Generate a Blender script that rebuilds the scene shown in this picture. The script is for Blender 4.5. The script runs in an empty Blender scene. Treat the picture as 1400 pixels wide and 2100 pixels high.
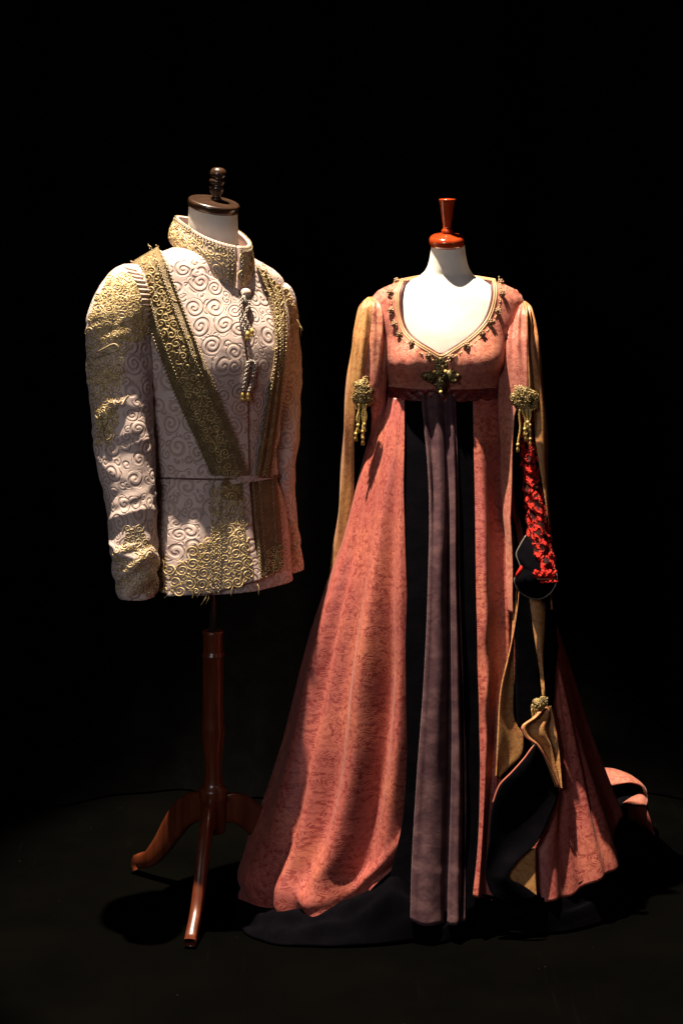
import bpy, math, random
import numpy as np

# ------------------------------------------------------------------ camera
F, CX, HY, CH = 3400.0, 700.0, 500.0, 1.58      # focal length in photo pixels, principal column, horizon row, eye height
scn = bpy.context.scene
cam_d = bpy.data.cameras.new('camera'); cam = bpy.data.objects.new('camera', cam_d)
scn.collection.objects.link(cam)
cam.location = (0, 0, CH); cam.rotation_euler = (math.radians(90), 0, 0)
cam_d.sensor_fit = 'VERTICAL'; cam_d.sensor_height = 36.0; cam_d.lens = F / 2100 * 36.0
cam_d.shift_y = -(1050 - HY) / 2100.0
cam_d.clip_end = 60
scn.camera = cam
# ------------------------------------------------------------------ world, lamps, exposure
w = bpy.data.worlds.new('World'); scn.world = w; w.use_nodes = True
bg = w.node_tree.nodes['Background']; bg.inputs[0].default_value = (0.9, 0.9, 1.0, 1); bg.inputs[1].default_value = 0.0025
scn.view_settings.view_transform = 'Standard'; scn.view_settings.look = 'None'
scn.view_settings.exposure = 0.0; scn.view_settings.gamma = 1.0
scn.view_settings.use_curve_mapping = False

def aim(o, tgt):
    from mathutils import Vector
    d = Vector(tgt) - o.location
    o.rotation_euler = d.to_track_quat('-Z', 'Y').to_euler()

def spot(name, loc, tgt, watt, deg, blend, col, rad=0.03):
    l = bpy.data.lights.new(name, 'SPOT'); l.energy = watt; l.spot_size = math.radians(deg); l.spot_blend = blend
    l.color = col; l.shadow_soft_size = rad
    o = bpy.data.objects.new(name, l); scn.collection.objects.link(o); o.location = loc; aim(o, tgt); return o

def area(name, loc, tgt, watt, size, col):
    l = bpy.data.lights.new(name, 'AREA'); l.energy = watt; l.size = size; l.color = col
    o = bpy.data.objects.new(name, l); scn.collection.objects.link(o); o.location = loc; aim(o, tgt); return o

spot('overhead_spotlight', (-0.68, 3.74, 5.2), (-0.02, 3.98, 0.9), 3800, 25, 0.35, (1.0, 0.835, 0.64), 0.03)
area('cool_fill_lamp', (-1.3, 0.4, 2.1), (0.0, 4.0, 1.1), 25, 0.9, (0.98, 0.95, 1.0))
area('rose_fill_lamp', (1.5, 2.2, 1.6), (-0.2, 4.0, 1.0), 1.1, 0.4, (1.0, 0.52, 0.42))

RNG = random.Random(7)
C = scn.collection
PI = math.pi

# ------------------------------------------------------------------ node helpers
class NT:
    def __init__(s, name):
        s.m = bpy.data.materials.new(name); s.m.use_nodes = True
        s.t = s.m.node_tree; s.n = s.t.nodes; s.b = s.n['Principled BSDF']
    def node(s, typ, **kw):
        n = s.n.new(typ)
        for k, v in kw.items(): setattr(n, k, v)
        return n
    def put(s, sock, v):
        if hasattr(v, 'is_linked') or hasattr(v, 'links'): s.t.links.new(v, sock)
        else: sock.default_value = v
    def M(s, op, a, b=0.0, c=0.0):
        n = s.node('ShaderNodeMath', operation=op)
        s.put(n.inputs[0], a); s.put(n.inputs[1], b); s.put(n.inputs[2], c)
        return n.outputs[0]
    def V(s, op, a, b=(0, 0, 0)):
        n = s.node('ShaderNodeVectorMath', operation=op)
        s.put(n.inputs[0], a); s.put(n.inputs[1], b)
        return n.outputs['Value'] if op in ('LENGTH', 'DISTANCE', 'DOT_PRODUCT') else n.outputs[0]
    def scale(s, a, k):
        n = s.node('ShaderNodeVectorMath', operation='SCALE'); s.put(n.inputs[0], a); n.inputs['Scale'].default_value = k
        return n.outputs[0]
    def sep(s, a):
        n = s.node('ShaderNodeSeparateXYZ'); s.put(n.inputs[0], a); return n.outputs
    def uv(s): return s.node('ShaderNodeTexCoord').outputs['UV']
    def obj(s): return s.node('ShaderNodeTexCoord').outputs['Object']
    def noise(s, vec, scale, detail=2.0, rough=0.5, col=False):
        n = s.node('ShaderNodeTexNoise'); s.put(n.inputs['Vector'], vec)
        n.inputs['Scale'].default_value = scale; n.inputs['Detail'].default_value = detail; n.inputs['Roughness'].default_value = rough
        return n.outputs['Color'] if col else n.outputs[0]
    def voro(s, vec, scale=1.0, rnd=1.0, dim='2D', feature='F1'):
        n = s.node('ShaderNodeTexVoronoi', voronoi_dimensions=dim, feature=feature); s.put(n.inputs['Vector'], vec)
        n.inputs['Scale'].default_value = scale; n.inputs['Randomness'].default_value = rnd
        return n.outputs
    def step(s, v, lo, hi):
        n = s.node('ShaderNodeMapRange', interpolation_type='SMOOTHSTEP'); s.put(n.inputs[0], v)
        s.put(n.inputs[1], lo); s.put(n.inputs[2], hi); return n.outputs[0]
    def mix(s, f, a, b):
        n = s.node('ShaderNodeMix', data_type='RGBA'); s.put(n.inputs[0], f)
        s.put(n.inputs[6], a if not isinstance(a, tuple) else a + (1,) * (4 - len(a)))
        s.put(n.inputs[7], b if not isinstance(b, tuple) else b + (1,) * (4 - len(b)))
        return n.outputs[2]
    def mixf(s, f, a, b):
        n = s.node('ShaderNodeMix', data_type='FLOAT'); s.put(n.inputs[0], f); s.put(n.inputs[2], a); s.put(n.inputs[3], b)
        return n.outputs[0]
    def bump(s, h, dist, strength=1.0):
        n = s.node('ShaderNodeBump'); s.put(n.inputs['Height'], h); n.inputs['Distance'].default_value = dist
        n.inputs['Strength'].default_value = strength; s.t.links.new(n.outputs[0], s.b.inputs['Normal'])
    def set(s, **kw):
        names = dict(col='Base Color', rough='Roughness', metal='Metallic', spec='Specular IOR Level', sheen='Sheen Weight',
                     sheen_r='Sheen Roughness', sheen_t='Sheen Tint', coat='Coat Weight', coat_r='Coat Roughness', ior='IOR')
        for k, v in kw.items():
            if isinstance(v, tuple) and len(v) == 3: v = v + (1,)
            s.put(s.b.inputs[names[k]], v)
        return s.m

def polar_cell(g, vec, rnd):
    o = g.voro(vec, 1.0, rnd)
    loc = g.V('MULTIPLY', g.V('SUBTRACT', vec, o['Position']), (1, 1, 0))
    d = g.V('LENGTH', loc); x = g.sep(loc)
    a = g.M('ARCTAN2', x[1], x[0])
    return d, a, g.sep(o['Color'])

def m_spiral_cloth(name, c_top, c_groove, cell=0.050):
    g = NT(name); uv = g.uv()
    nz = g.noise(uv, 9.0, 2.0, col=True)
    wv = g.V('ADD', g.scale(uv, 1 / cell), g.scale(nz, 0.5))
    def spiral(vec, rnd, pitch, rmax):
        d, a, c = polar_cell(g, vec, rnd)
        sg = g.M('SUBTRACT', g.M('MULTIPLY', g.M('GREATER_THAN', c[0], 0.5), 2.0), 1.0)
        k = g.M('MULTIPLY', g.M('ADD', 0.8, g.M('MULTIPLY', c[2], 0.55)), 2 * PI / pitch)
        ph = g.M('ADD', g.M('MULTIPLY', d, k), g.M('ADD', g.M('MULTIPLY', a, sg), g.M('MULTIPLY', c[1], 6.28)))
        cs = g.M('COSINE', ph)
        h = g.step(cs, -1.05, 0.55)
        rm = g.M('MULTIPLY', g.M('ADD', 0.72, g.M('MULTIPLY', c[1], 0.36)), rmax)
        inside = g.step(d, rm, g.M('SUBTRACT', rm, 0.05))
        return g.mixf(inside, 1.0, h), inside
    h1, in1 = spiral(wv, 0.6, 0.26, 0.52)
    wv2 = g.V('ADD', g.scale(wv, 1.9), (0.37, 0.71, 0))
    h2, in2 = spiral(wv2, 0.75, 0.36, 0.52)
    h = g.mixf(in1, h2, h1)
    fine = g.noise(uv, 900.0, 2.0)
    blot = g.noise(uv, 14.0, 3.0)
    colr = g.mix(h, c_groove, c_top)
    colr = g.mix(g.M('MULTIPLY', g.step(blot, 0.45, 0.75), 0.25), colr, (c_top[0] * 0.7, c_top[1] * 0.62, c_top[2] * 0.55))
    hh = g.M('ADD', g.M('ADD', h, g.M('MULTIPLY', fine, 0.15)), g.M('MULTIPLY', blot, 2.2))
    g.bump(hh, 0.0017, 1.0)
    return g.set(col=colr, rough=0.62, spec=0.35, sheen=0.1)

def m_damask(name, base, motif, warm, cell=0.050, rough=0.40):
    g = NT(name); uv = g.uv()
    nz = g.noise(uv, 30.0, 2.0, col=True)
    p = g.V('ADD', g.scale(uv, 1 / cell), g.scale(nz, 0.25))
    d, a, c = polar_cell(g, p, 0.6)
    a6 = g.M('ADD', g.M('MULTIPLY', a, 5.0), g.M('MULTIPLY', c[0], 6.28))
    gate = g.step(g.M('COSINE', a6), -0.1, 0.45)
    arcs = g.M('MULTIPLY', g.M('MULTIPLY', g.step(g.M('SINE', g.M('MULTIPLY', d, 58.0)), -0.1, 0.5), gate), g.step(d, 0.44, 0.36))
    dot = g.step(d, 0.10, 0.06)
    d2, a2, c2 = polar_cell(g, g.V('ADD', g.scale(p, 2.6), (0.4, 0.2, 0)), 0.9)
    leaf = g.step(g.M('ADD', d2, g.M('MULTIPLY', g.M('COSINE', g.M('ADD', g.M('MULTIPLY', a2, 2.0), g.M('MULTIPLY', c2[0], 6.28))), 0.18)), 0.26, 0.18)
    leaf = g.M('MULTIPLY', leaf, g.M('ADD', 0.35, g.M('MULTIPLY', g.M('GREATER_THAN', c2[1], 0.55), 0.65)))
    d3, a3, c3_ = polar_cell(g, g.scale(p, 5.0), 1.0)
    fine = g.M('MULTIPLY', g.step(g.M('ADD', d3, g.M('MULTIPLY', g.M('COSINE', g.M('ADD', g.M('MULTIPLY', a3, 3.0), g.M('MULTIPLY', c3_[0], 6.28))), 0.10)), 0.30, 0.20), g.mixf(c3_[1], 0.15, 0.7))
    vine = g.step(g.M('ABSOLUTE', g.M('SUBTRACT', g.noise(uv, 48.0, 2.0), 0.5)), 0.040, 0.015)
    fine = g.M('MAXIMUM', fine, g.M('MULTIPLY', vine, 0.55))
    mk = g.M('MAXIMUM', g.M('MAXIMUM', arcs, dot), g.M('MAXIMUM', fine, g.M('MULTIPLY', leaf, 0.9)))
    big = g.noise(uv, 5.0, 3.0)
    b2 = g.mix(g.step(big, 0.42, 0.68), base, warm)
    pile = g.noise(uv, 700.0, 2.0)
    colr = g.mix(g.M('MULTIPLY', mk, g.mixf(g.noise(uv, 22.0), 0.7, 1.0)), b2, motif)
    colr = g.mix(g.M('MULTIPLY', pile, 0.15), colr, motif)
    g.bump(g.M('ADD', g.M('MULTIPLY', mk, -0.25), g.M('ADD', g.M('MULTIPLY', pile, 0.5), g.M('MULTIPLY', big, 4.0))), 0.0007, 0.7)
    return g.set(col=colr, rough=g.mixf(mk, rough + 0.08, rough - 0.06), spec=0.32, sheen=0.06, sheen_r=0.4)

def m_velvet(name, col, col2, sheen=0.5, tint=(0.4, 0.4, 0.6), scale=18.0, hs=0.001):
    g = NT(name); uv = g.uv()
    nz = g.noise(uv, scale, 4.0, 0.6); pile = g.noise(uv, 800.0, 1.0)
    g.bump(g.M('ADD', g.M('MULTIPLY', nz, 3.0), pile), hs, 0.7)
    colr = g.mix(g.step(nz, 0.4, 0.65), col, col2)
    m = g.set(col=colr, rough=0.9, spec=0.02, sheen=sheen, sheen_r=0.35)
    g.b.inputs['Sheen Tint'].default_value = tint + (1,)
    return m

def m_crushed(name):
    g = NT(name); uv = g.uv()
    wv = g.V('ADD', uv, g.scale(g.noise(uv, 26.0, 2.0, col=True), 0.03))
    n1 = g.noise(wv, 48.0, 2.0, 0.5)
    r = g.M('ABSOLUTE', g.M('SUBTRACT', n1, 0.5))
    ridge = g.step(r, 0.13, 0.0)
    pile = g.noise(uv, 600.0, 1.0)
    g.bump(g.M('ADD', ridge, g.M('MULTIPLY', pile, 0.3)), 0.006, 1.0)
    colr = g.mix(ridge, (0.020, 0.002, 0.002), (0.55, 0.022, 0.014))
    return g.set(col=colr, rough=0.6, spec=0.12)

def m_wood(name, c1, c2, rough=0.32, coat=0.35, scale=1.0):
    g = NT(name); o = g.obj()
    mp = g.node('ShaderNodeMapping'); g.put(mp.inputs[0], o); mp.inputs['Scale'].default_value = (60 * scale, 60 * scale, 5 * scale)
    n = g.noise(mp.outputs[0], 1.0, 5.0, 0.6)
    st = g.noise(mp.outputs[0], 5.0, 2.0, 0.6)
    colr = g.mix(g.step(n, 0.35, 0.7), c1, c2)
    colr = g.mix(g.M('MULTIPLY', g.step(st, 0.55, 0.75), 0.45), colr, (c1[0] * .35, c1[1] * .3, c1[2] * .3))
    g.bump(st, 0.0003, 0.5)
    return g.set(col=colr, rough=rough, coat=coat, coat_r=0.1)

def m_gold(name, c, c2, rough=0.45, metal=0.18):
    g = NT(name); o = g.obj()
    n = g.noise(o, 75.0, 4.0, 0.7); tw = g.noise(o, 900.0, 1.0)
    g.bump(tw, 0.0008, 0.8)
    return g.set(col=g.mix(g.step(n, 0.35, 0.65), c, c2), rough=rough, metal=metal, spec=0.6)

def m_lame(name, c, c2):
    g = NT(name); uv = g.uv()
    v = g.voro(uv, 420.0, 1.0); n = g.noise(uv, 40.0, 4.0, 0.7); f = g.noise(uv, 600.0, 2.0)
    colr = g.mix(g.step(n, 0.35, 0.7), c, c2)
    colr = g.mix(g.M('MULTIPLY', f, 0.5), colr, (c[0] * .3, c[1] * .3, c[2] * .3))
    g.bump(g.M('ADD', g.M('MULTIPLY', v['Distance'], 1.0), g.M('ADD', g.M('MULTIPLY', n, 2.5), f)), 0.0028, 1.0)
    return g.set(col=colr, rough=0.5, metal=0.12, spec=0.5)

def m_linen(name, c):
    g = NT(name); o = g.obj()
    f = g.noise(o, 500.0, 2.0); n = g.noise(o, 25.0, 3.0)
    g.bump(f, 0.0006, 0.6)
    return g.set(col=g.mix(g.step(n, 0.3, 0.7), c, (c[0] * .93, c[1] * .92, c[2] * .88)), rough=0.85, spec=0.2)

def m_plain(name, c, rough=0.5, metal=0.0, spec=0.5):
    g = NT(name); o = g.obj(); n = g.noise(o, 40.0, 4.0)
    return g.set(col=g.mix(g.step(n, 0.3, 0.7), c, (c[0] * .75, c[1] * .75, c[2] * .75)), rough=rough, metal=metal, spec=spec)

def m_floor():
    g = NT('floor_black_vinyl'); o = g.obj()
    n = g.noise(o, 3.0, 5.0, 0.6); n2 = g.noise(o, 40.0, 4.0, 0.7)
    dust = g.voro(o, 26.0, 1.0, '3D')
    speck = g.M('MULTIPLY', g.step(dust['Distance'], 0.055, 0.02), g.step(g.noise(o, 7.0), 0.5, 0.62))
    mp = g.node('ShaderNodeMapping'); g.put(mp.inputs[0], o); mp.inputs['Rotation'].default_value = (0, 0, 0.6); mp.inputs['Scale'].default_value = (14.0, 0.9, 1)
    sm = g.noise(mp.outputs[0], 2.0, 3.0, 0.6)
    sc = g.M('MULTIPLY', g.step(sm, 0.60, 0.72), g.step(g.noise(o, 2.6, 2.0), 0.45, 0.65))
    colr = g.mix(g.step(n, 0.3, 0.7), (0.0004, 0.0004, 0.0003), (0.0010, 0.00095, 0.0007))
    colr = g.mix(g.M('MULTIPLY', g.M('MAXIMUM', speck, g.M('MULTIPLY', sc, 0.05)), 0.4), colr, (0.05, 0.047, 0.04))
    g.bump(g.M('ADD', n2, sc), 0.0006, 0.5)
    return g.set(col=colr, rough=g.mixf(n, 0.75, 0.9), spec=0.012)

MT = dict(
    cloth=m_spiral_cloth('spiral_matelasse', (0.585, 0.46, 0.415), (0.42, 0.305, 0.265)),
    cloth_plain=m_plain('pale_pink_satin', (0.60, 0.46, 0.40), 0.55),
    lame=m_lame('olive_gold_lame', (0.23, 0.155, 0.068), (0.38, 0.275, 0.13)),
    lame_red=m_lame('copper_gold_lame', (0.20, 0.12, 0.055), (0.32, 0.21, 0.095)),
    cord=m_gold('gold_cord', (0.35, 0.240, 0.085), (0.66, 0.50, 0.24)),
    cord_dark=m_gold('antique_braid', (0.20, 0.15, 0.075), (0.40, 0.32, 0.18), 0.42, 0.2),
    bronze=m_gold('dark_bronze', (0.055, 0.042, 0.015), (0.17, 0.13, 0.05), 0.38, 0.7),
    bronze_gold=m_gold('bronze_gold', (0.15, 0.095, 0.03), (0.42, 0.30, 0.11), 0.42, 0.3),
    tie=m_gold('silver_cord', (0.16, 0.13, 0.11), (0.46, 0.41, 0.36), 0.4, 0.25),
    seam=m_plain('mauve_seam', (0.14, 0.085, 0.075), 0.8),
    thread=m_gold('gold_thread', (0.60, 0.40, 0.09), (0.70, 0.52, 0.18), 0.5, 0.3),
    brocade=m_damask('coral_brocade', (0.40, 0.108, 0.086), (0.20, 0.030, 0.027), (0.50, 0.155, 0.098)),
    brocade_top=m_damask('peach_brocade', (0.49, 0.18, 0.13), (0.29, 0.072, 0.055), (0.53, 0.23, 0.135)),
    brocade_tan=m_damask('tan_brocade', (0.46, 0.245, 0.085), (0.29, 0.105, 0.04), (0.48, 0.195, 0.085)),
    brocade_rust=m_damask('rust_brocade', (0.47, 0.17, 0.10), (0.30, 0.07, 0.05), (0.52, 0.23, 0.12)),
    brocade_red=m_damask('dark_red_brocade', (0.035, 0.004, 0.005), (0.20, 0.020, 0.016), (0.05, 0.006, 0.006), 0.04),
    black=m_velvet('black_velvet', (0.0014, 0.0013, 0.0022), (0.0025, 0.0020, 0.0033), 0.006),
    plum=m_velvet('plum_velvet', (0.060, 0.031, 0.038), (0.108, 0.058, 0.062), 0.2, (0.7, 0.5, 0.55), 24.0, 0.0018),
    crushed=m_crushed('red_crushed_velvet'),
    mahogany=m_wood('mahogany', (0.080, 0.016, 0.0055), (0.135, 0.032, 0.011)),
    dark_wood=m_wood('dark_walnut', (0.024, 0.011, 0.006), (0.042, 0.020, 0.010), 0.3, 0.35, 0.6),
    red_wood=m_wood('red_lacquered_wood', (0.28, 0.030, 0.006), (0.34, 0.045, 0.009), 0.16, 0.8),
    linen=m_linen('white_linen', (0.78, 0.74, 0.68)),
    linen2=m_linen('cream_linen', (0.66, 0.63, 0.58)),
    steel=m_plain('brushed_steel', (0.30, 0.27, 0.25), 0.3, 0.9),
    piping=m_plain('wine_piping', (0.06, 0.004, 0.010), 0.5),
    piping_tan=m_plain('tan_cord', (0.48, 0.30, 0.15), 0.5),
    old_bead=m_gold('brown_beads', (0.16, 0.085, 0.045), (0.30, 0.18, 0.09), 0.35, 0.35),
    pearl=m_plain('amber_pearl', (0.62, 0.40, 0.12), 0.25),
    wire=m_plain('pewter_wire', (0.16, 0.13, 0.12), 0.4, 0.5),
    floor=m_floor(),
    drape=m_velvet('black_drape', (0.0004, 0.0004, 0.0004), (0.0008, 0.0008, 0.0008), 0.0),
)

# ------------------------------------------------------------------ object helpers
def mesh_obj(name, V, Fc, mat, parent=None, uv=None, smooth=True, solid=0.0, off=-1.0, stuff=False):
    me = bpy.data.meshes.new(name)
    me.from_pydata([tuple(map(float, v)) for v in V], [], [tuple(int(i) for i in f) for f in Fc])
    if uv is not None:
        ul = me.uv_layers.new(name='UVMap')
        idx = np.empty(len(me.loops), dtype=np.int32); me.loops.foreach_get('vertex_index', idx)
        ul.data.foreach_set('uv', np.asarray(uv, dtype=np.float32)[idx].ravel())
    if smooth: me.polygons.foreach_set('use_smooth', [True] * len(me.polygons))
    me.materials.append(mat); me.update()
    o = bpy.data.objects.new(name, me); C.objects.link(o)
    if parent is not None: o.parent = parent
    if solid:
        md = o.modifiers.new('thickness', 'SOLIDIFY'); md.thickness = solid; md.offset = off
    if stuff: o['kind'] = 'stuff'
    return o

def thing(name, label, cat):
    o = bpy.data.objects.new(name, None); C.objects.link(o); o['label'] = label; o['category'] = cat
    o.empty_display_size = 0.05
    return o

class Acc:                                           # collects tubes, beads, blobs into one mesh
    def __init__(s): s.V = []; s.Fc = []; s.n = 0
    def add(s, V, Fc):
        s.V.extend(V); s.Fc.extend([tuple(i + s.n for i in f) for f in Fc]); s.n += len(V)
    def tube(s, P, r, sides=6, taper=False):
        P = np.asarray(P, float); n = len(P)
        if n < 2: return
        T = np.gradient(P, axis=0); T /= (np.linalg.norm(T, axis=1, keepdims=True) + 1e-12)
        up = np.array([0, 0, 1.0]) if abs(T[0][2]) < 0.9 else np.array([1.0, 0, 0])
        N = np.cross(T[0], up); N /= np.linalg.norm(N)
        rr = np.full(n, r) if np.isscalar(r) else np.asarray(r, float)
        V = []
        for i in range(n):
            N = N - T[i] * np.dot(N, T[i]); N /= (np.linalg.norm(N) + 1e-12)
            B = np.cross(T[i], N)
            for k in range(sides):
                a = 2 * PI * k / sides
                V.append(P[i] + rr[i] * (math.cos(a) * N + math.sin(a) * B))
        Fc = []
        for i in range(n - 1):
            for k in range(sides):
                k2 = (k + 1) % sides
                Fc.append((i * sides + k, i * sides + k2, (i + 1) * sides + k2, (i + 1) * sides + k))
        Fc.append(tuple(range(sides - 1, -1, -1))); Fc.append(tuple((n - 1) * sides + k for k in range(sides)))
        s.add(V, Fc)
    def blob(s, c, ax, ay, az, nu=8, nv=5):
        c = np.asarray(c, float); V = [c + np.asarray(az)]; Fc = []
        for j in range(1, nv):
            t = PI * j / nv
            for k in range(nu):
                a = 2 * PI * k / nu
                V.append(c + math.cos(t) * np.asarray(az) + math.sin(t) * (math.cos(a) * np.asarray(ax) + math.sin(a) * np.asarray(ay)))
        V.append(c - np.asarray(az)); L = len(V) - 1
        for k in range(nu):
            k2 = (k + 1) % nu
            Fc.append((0, 1 + k, 1 + k2))
            for j in range(nv - 2):
                Fc.append((1 + j * nu + k, 1 + (j + 1) * nu + k, 1 + (j + 1) * nu + k2, 1 + j * nu + k2))
            Fc.append((L, 1 + (nv - 2) * nu + k2, 1 + (nv - 2) * nu + k))
        s.add(V, Fc)
    def ball(s, c, r, nu=8, nv=5): s.blob(c, (r, 0, 0), (0, r, 0), (0, 0, r), nu, nv)
    def make(s, name, mat, parent, stuff=False): return mesh_obj(name, s.V, s.Fc, mat, parent, stuff=stuff)

def lathe(prof, origin, axis=(0, 0, 1), seg=36):
    ax = np.asarray(axis, float); ax /= np.linalg.norm(ax)
    u = np.cross(ax, (0, 1, 0)); u /= np.linalg.norm(u); v = np.cross(ax, u)
    V = []; Fc = []; n = len(prof)
    for r, h in prof:
        for k in range(seg):
            a = 2 * PI * k / seg
            V.append(np.asarray(origin) + ax * h + r * (math.cos(a) * u + math.sin(a) * v))
    for i in range(n - 1):
        for k in range(seg):
            k2 = (k + 1) % seg
            Fc.append((i * seg + k, (i + 1) * seg + k, (i + 1) * seg + k2, i * seg + k2))
    Fc.append(tuple(range(seg))); Fc.append(tuple((n - 1) * seg + k for k in range(seg - 1, -1, -1)))
    return V, Fc

def grid_faces(nu, nv, close_u=False):
    Fc = []
    for j in range(nv - 1):
        for i in range(nu if close_u else nu - 1):
            i2 = (i + 1) % nu
            Fc.append((j * nu + i, j * nu + i2, (j + 1) * nu + i2, (j + 1) * nu + i))
    return Fc

def P3(px, py, Y):                                   # a photo position at a given distance
    return np.array([(px - CX) * Y / F, Y, CH - (py - HY) * Y / F])
def onfloor(px, py, z=0.004):
    Y = F * (CH - z) / (py - HY); return np.array([(px - CX) * Y / F, Y, z])

def curve(pts, n):                                   # smooth resampling of a polyline (Catmull-Rom by chord)
    P = np.asarray(pts, float)
    d = np.r_[0, np.cumsum(np.linalg.norm(np.diff(P, axis=0), axis=1))]
    t = np.linspace(0, d[-1], n)
    out = np.empty((n, P.shape[1]))
    m = np.gradient(P, d, axis=0) if len(P) > 2 else np.repeat((P[1:] - P[:1]) / d[1], 2, axis=0)
    for k, tt in enumerate(t):
        i = min(max(np.searchsorted(d, tt) - 1, 0), len(P) - 2); h = d[i + 1] - d[i]; s = (tt - d[i]) / h
        out[k] = (2*s**3-3*s**2+1)*P[i] + (s**3-2*s**2+s)*h*m[i] + (-2*s**3+3*s**2)*P[i+1] + (s**3-s**2)*h*m[i+1]
    return out

def sstep(x, a, b):
    t = np.clip((x - a) / (b - a), 0, 1); return t * t * (3 - 2 * t)

# ------------------------------------------------------------------ bodies: stacked sections with folds
class Body:
    """rows: z, xc, yc, half width, half depth front, half depth back, squareness"""
    def __init__(s, rows, loc=(0, 0), rot=0.0, fold=None, shear=None):
        R = np.array(sorted(rows), float); s.z0, s.z1 = R[0, 0], R[-1, 0]
        s.N = 500; zz = np.linspace(s.z0, s.z1, s.N)
        m = np.zeros_like(R); dz = np.diff(R[:, 0]); dl = np.diff(R, axis=0) / dz[:, None]
        m[0], m[-1] = dl[0], dl[-1]
        for i in range(1, len(R) - 1):               # monotone slopes
            for c in range(1, R.shape[1]):
                a, b = dl[i - 1, c], dl[i, c]
                m[i, c] = 0 if a * b <= 0 else 2 * a * b / (a + b)
        idx = np.clip(np.searchsorted(R[:, 0], zz) - 1, 0, len(R) - 2)
        h = dz[idx]; t = (zz - R[idx, 0]) / h; t = t[:, None]; h = h[:, None]
        s.T = ((2*t**3-3*t**2+1)*R[idx] + (t**3-2*t**2+t)*h*m[idx] + (-2*t**3+3*t**2)*R[idx+1] + (t**3-t**2)*h*m[idx+1])[:, 1:]
        s.loc, s.rot, s.fold, s.shear = loc, rot, fold, shear
        mr = R[:, 3:6].max() + 0.05; s.y0 = loc[1] + R[:, 2].min() - mr; s.y1 = loc[1] + R[:, 2].max() + 0.6 * mr
    def par(s, z):
        f = np.clip((z - s.z0) / (s.z1 - s.z0), 0, 1) * (s.N - 1); i = np.minimum(f.astype(int), s.N - 2); t = (f - i)[..., None]
        return s.T[i] * (1 - t) + s.T[i + 1] * t
    def rad(s, phi, z):
        p = s.par(z); c, sn = np.cos(phi), np.sin(phi)
        b = np.where(sn < 0, p[..., 3], p[..., 4]); n = p[..., 5]
        r = (np.abs(c / p[..., 2]) ** n + np.abs(sn / b) ** n) ** (-1 / n)
        if s.fold is not None: r = r + s.fold(phi, z)
        return r, p
    def pts(s, phi, z, off=0.0):
        phi, z = np.broadcast_arrays(np.asarray(phi, float), np.asarray(z, float))
        r, p = s.rad(phi, z); r = r + off
        x = p[..., 0] + r * np.cos(phi); y = p[..., 1] + r * np.sin(phi)
        zz = z - (s.shear(z) * x if s.shear else 0)
        c, sn = math.cos(s.rot), math.sin(s.rot)
        return np.stack([s.loc[0] + x * c - y * sn, s.loc[1] + x * sn + y * c, zz], -1)
    def g(s, P):
        c, sn = math.cos(s.rot), math.sin(s.rot)
        dx, dy = P[..., 0] - s.loc[0], P[..., 1] - s.loc[1]
        x, y = dx * c + dy * sn, -dx * sn + dy * c
        z = P[..., 2] + (s.shear(P[..., 2]) * x if s.shear else 0)
        p = s.par(z); ex, ey = x - p[..., 0], y - p[..., 1]
        phi = np.arctan2(ey, ex); r, _ = s.rad(phi, z)
        out = np.hypot(ex, ey) - r
        return out + np.maximum(0, s.z0 - z) * 1.0 + np.maximum(0, z - s.z1) * 3.0
    def normal(s, P):
        e = 0.002; G = np.stack([s.g(P + np.eye(3)[k] * e) - s.g(P - np.eye(3)[k] * e) for k in range(3)], -1)
        return G / (np.linalg.norm(G, axis=-1, keepdims=True) + 1e-9)
    def hit(s, px, py, off=0.0, steps=60):
        px, py = np.broadcast_arrays(np.asarray(px, float), np.asarray(py, float))
        D = np.stack([(px - CX) / F, np.ones_like(px), -(py - HY) / F], -1); O = np.array([0, 0, CH])
        ys = np.linspace(s.y0, s.y1, steps)
        G = np.stack([s.g(O + D * yy) for yy in ys], 0)
        neg = G < 0; has = neg.any(0); first = np.argmax(neg, 0); first = np.maximum(first, 1)
        lo, hi = ys[first - 1], ys[first]
        for _ in range(14):
            mid = (lo + hi) / 2; gm = s.g(O + D * mid[..., None]); ins = gm < 0
            hi = np.where(ins, mid, hi); lo = np.where(ins, lo, mid)
        s.last = has; Y = np.where(has, (lo + hi) / 2, ys[np.argmin(G, 0)])
        P = O + D * Y[..., None]
        off = np.asarray(off, float)
        if off.ndim or off != 0: P = P + s.normal(P) * (off[..., None] if off.ndim else off)
        return P
    def loft(s, name, mat, parent, nu=120, nv=120, z0=None, z1=None, uscale=None, off=0.0, solid=0.0, cap=False, phi0=0.0, phi1=2 * PI):
        closed = abs(phi1 - phi0 - 2 * PI) < 1e-6
        ph = np.linspace(phi0, phi1, nu + 1)          # seam duplicated for a clean map
        zz = np.linspace(z0 if z0 is not None else s.z0, z1 if z1 is not None else s.z1, nv)
        PH, ZZ = np.meshgrid(ph, zz); P = s.pts(PH, ZZ, off)
        us = uscale or float(np.mean(s.T[:, 2]))
        UV = np.stack([(PH + PI / 2) * us, ZZ], -1)
        Fc = grid_faces(nu + 1, nv)
        V = P.reshape(-1, 3); uvv = UV.reshape(-1, 2)
        if cap:
            Fc = Fc + [tuple((nv - 1) * (nu + 1) + k for k in range(nu))]
        return mesh_obj(name, V, Fc, mat, parent, uv=uvv, solid=solid)

def rows_px(L):                                      # (py, xl, xr, distance, bf, bb, n) in photo positions -> section rows
    out = []
    for py, xl, xr, Y, bf, bb, n in L:
        out.append((CH - (py - HY) * Y / F, ((xl + xr) / 2 - CX) * Y / F, Y, (xr - xl) / 2 * Y / F, bf, bb, n))
    return out

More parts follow.
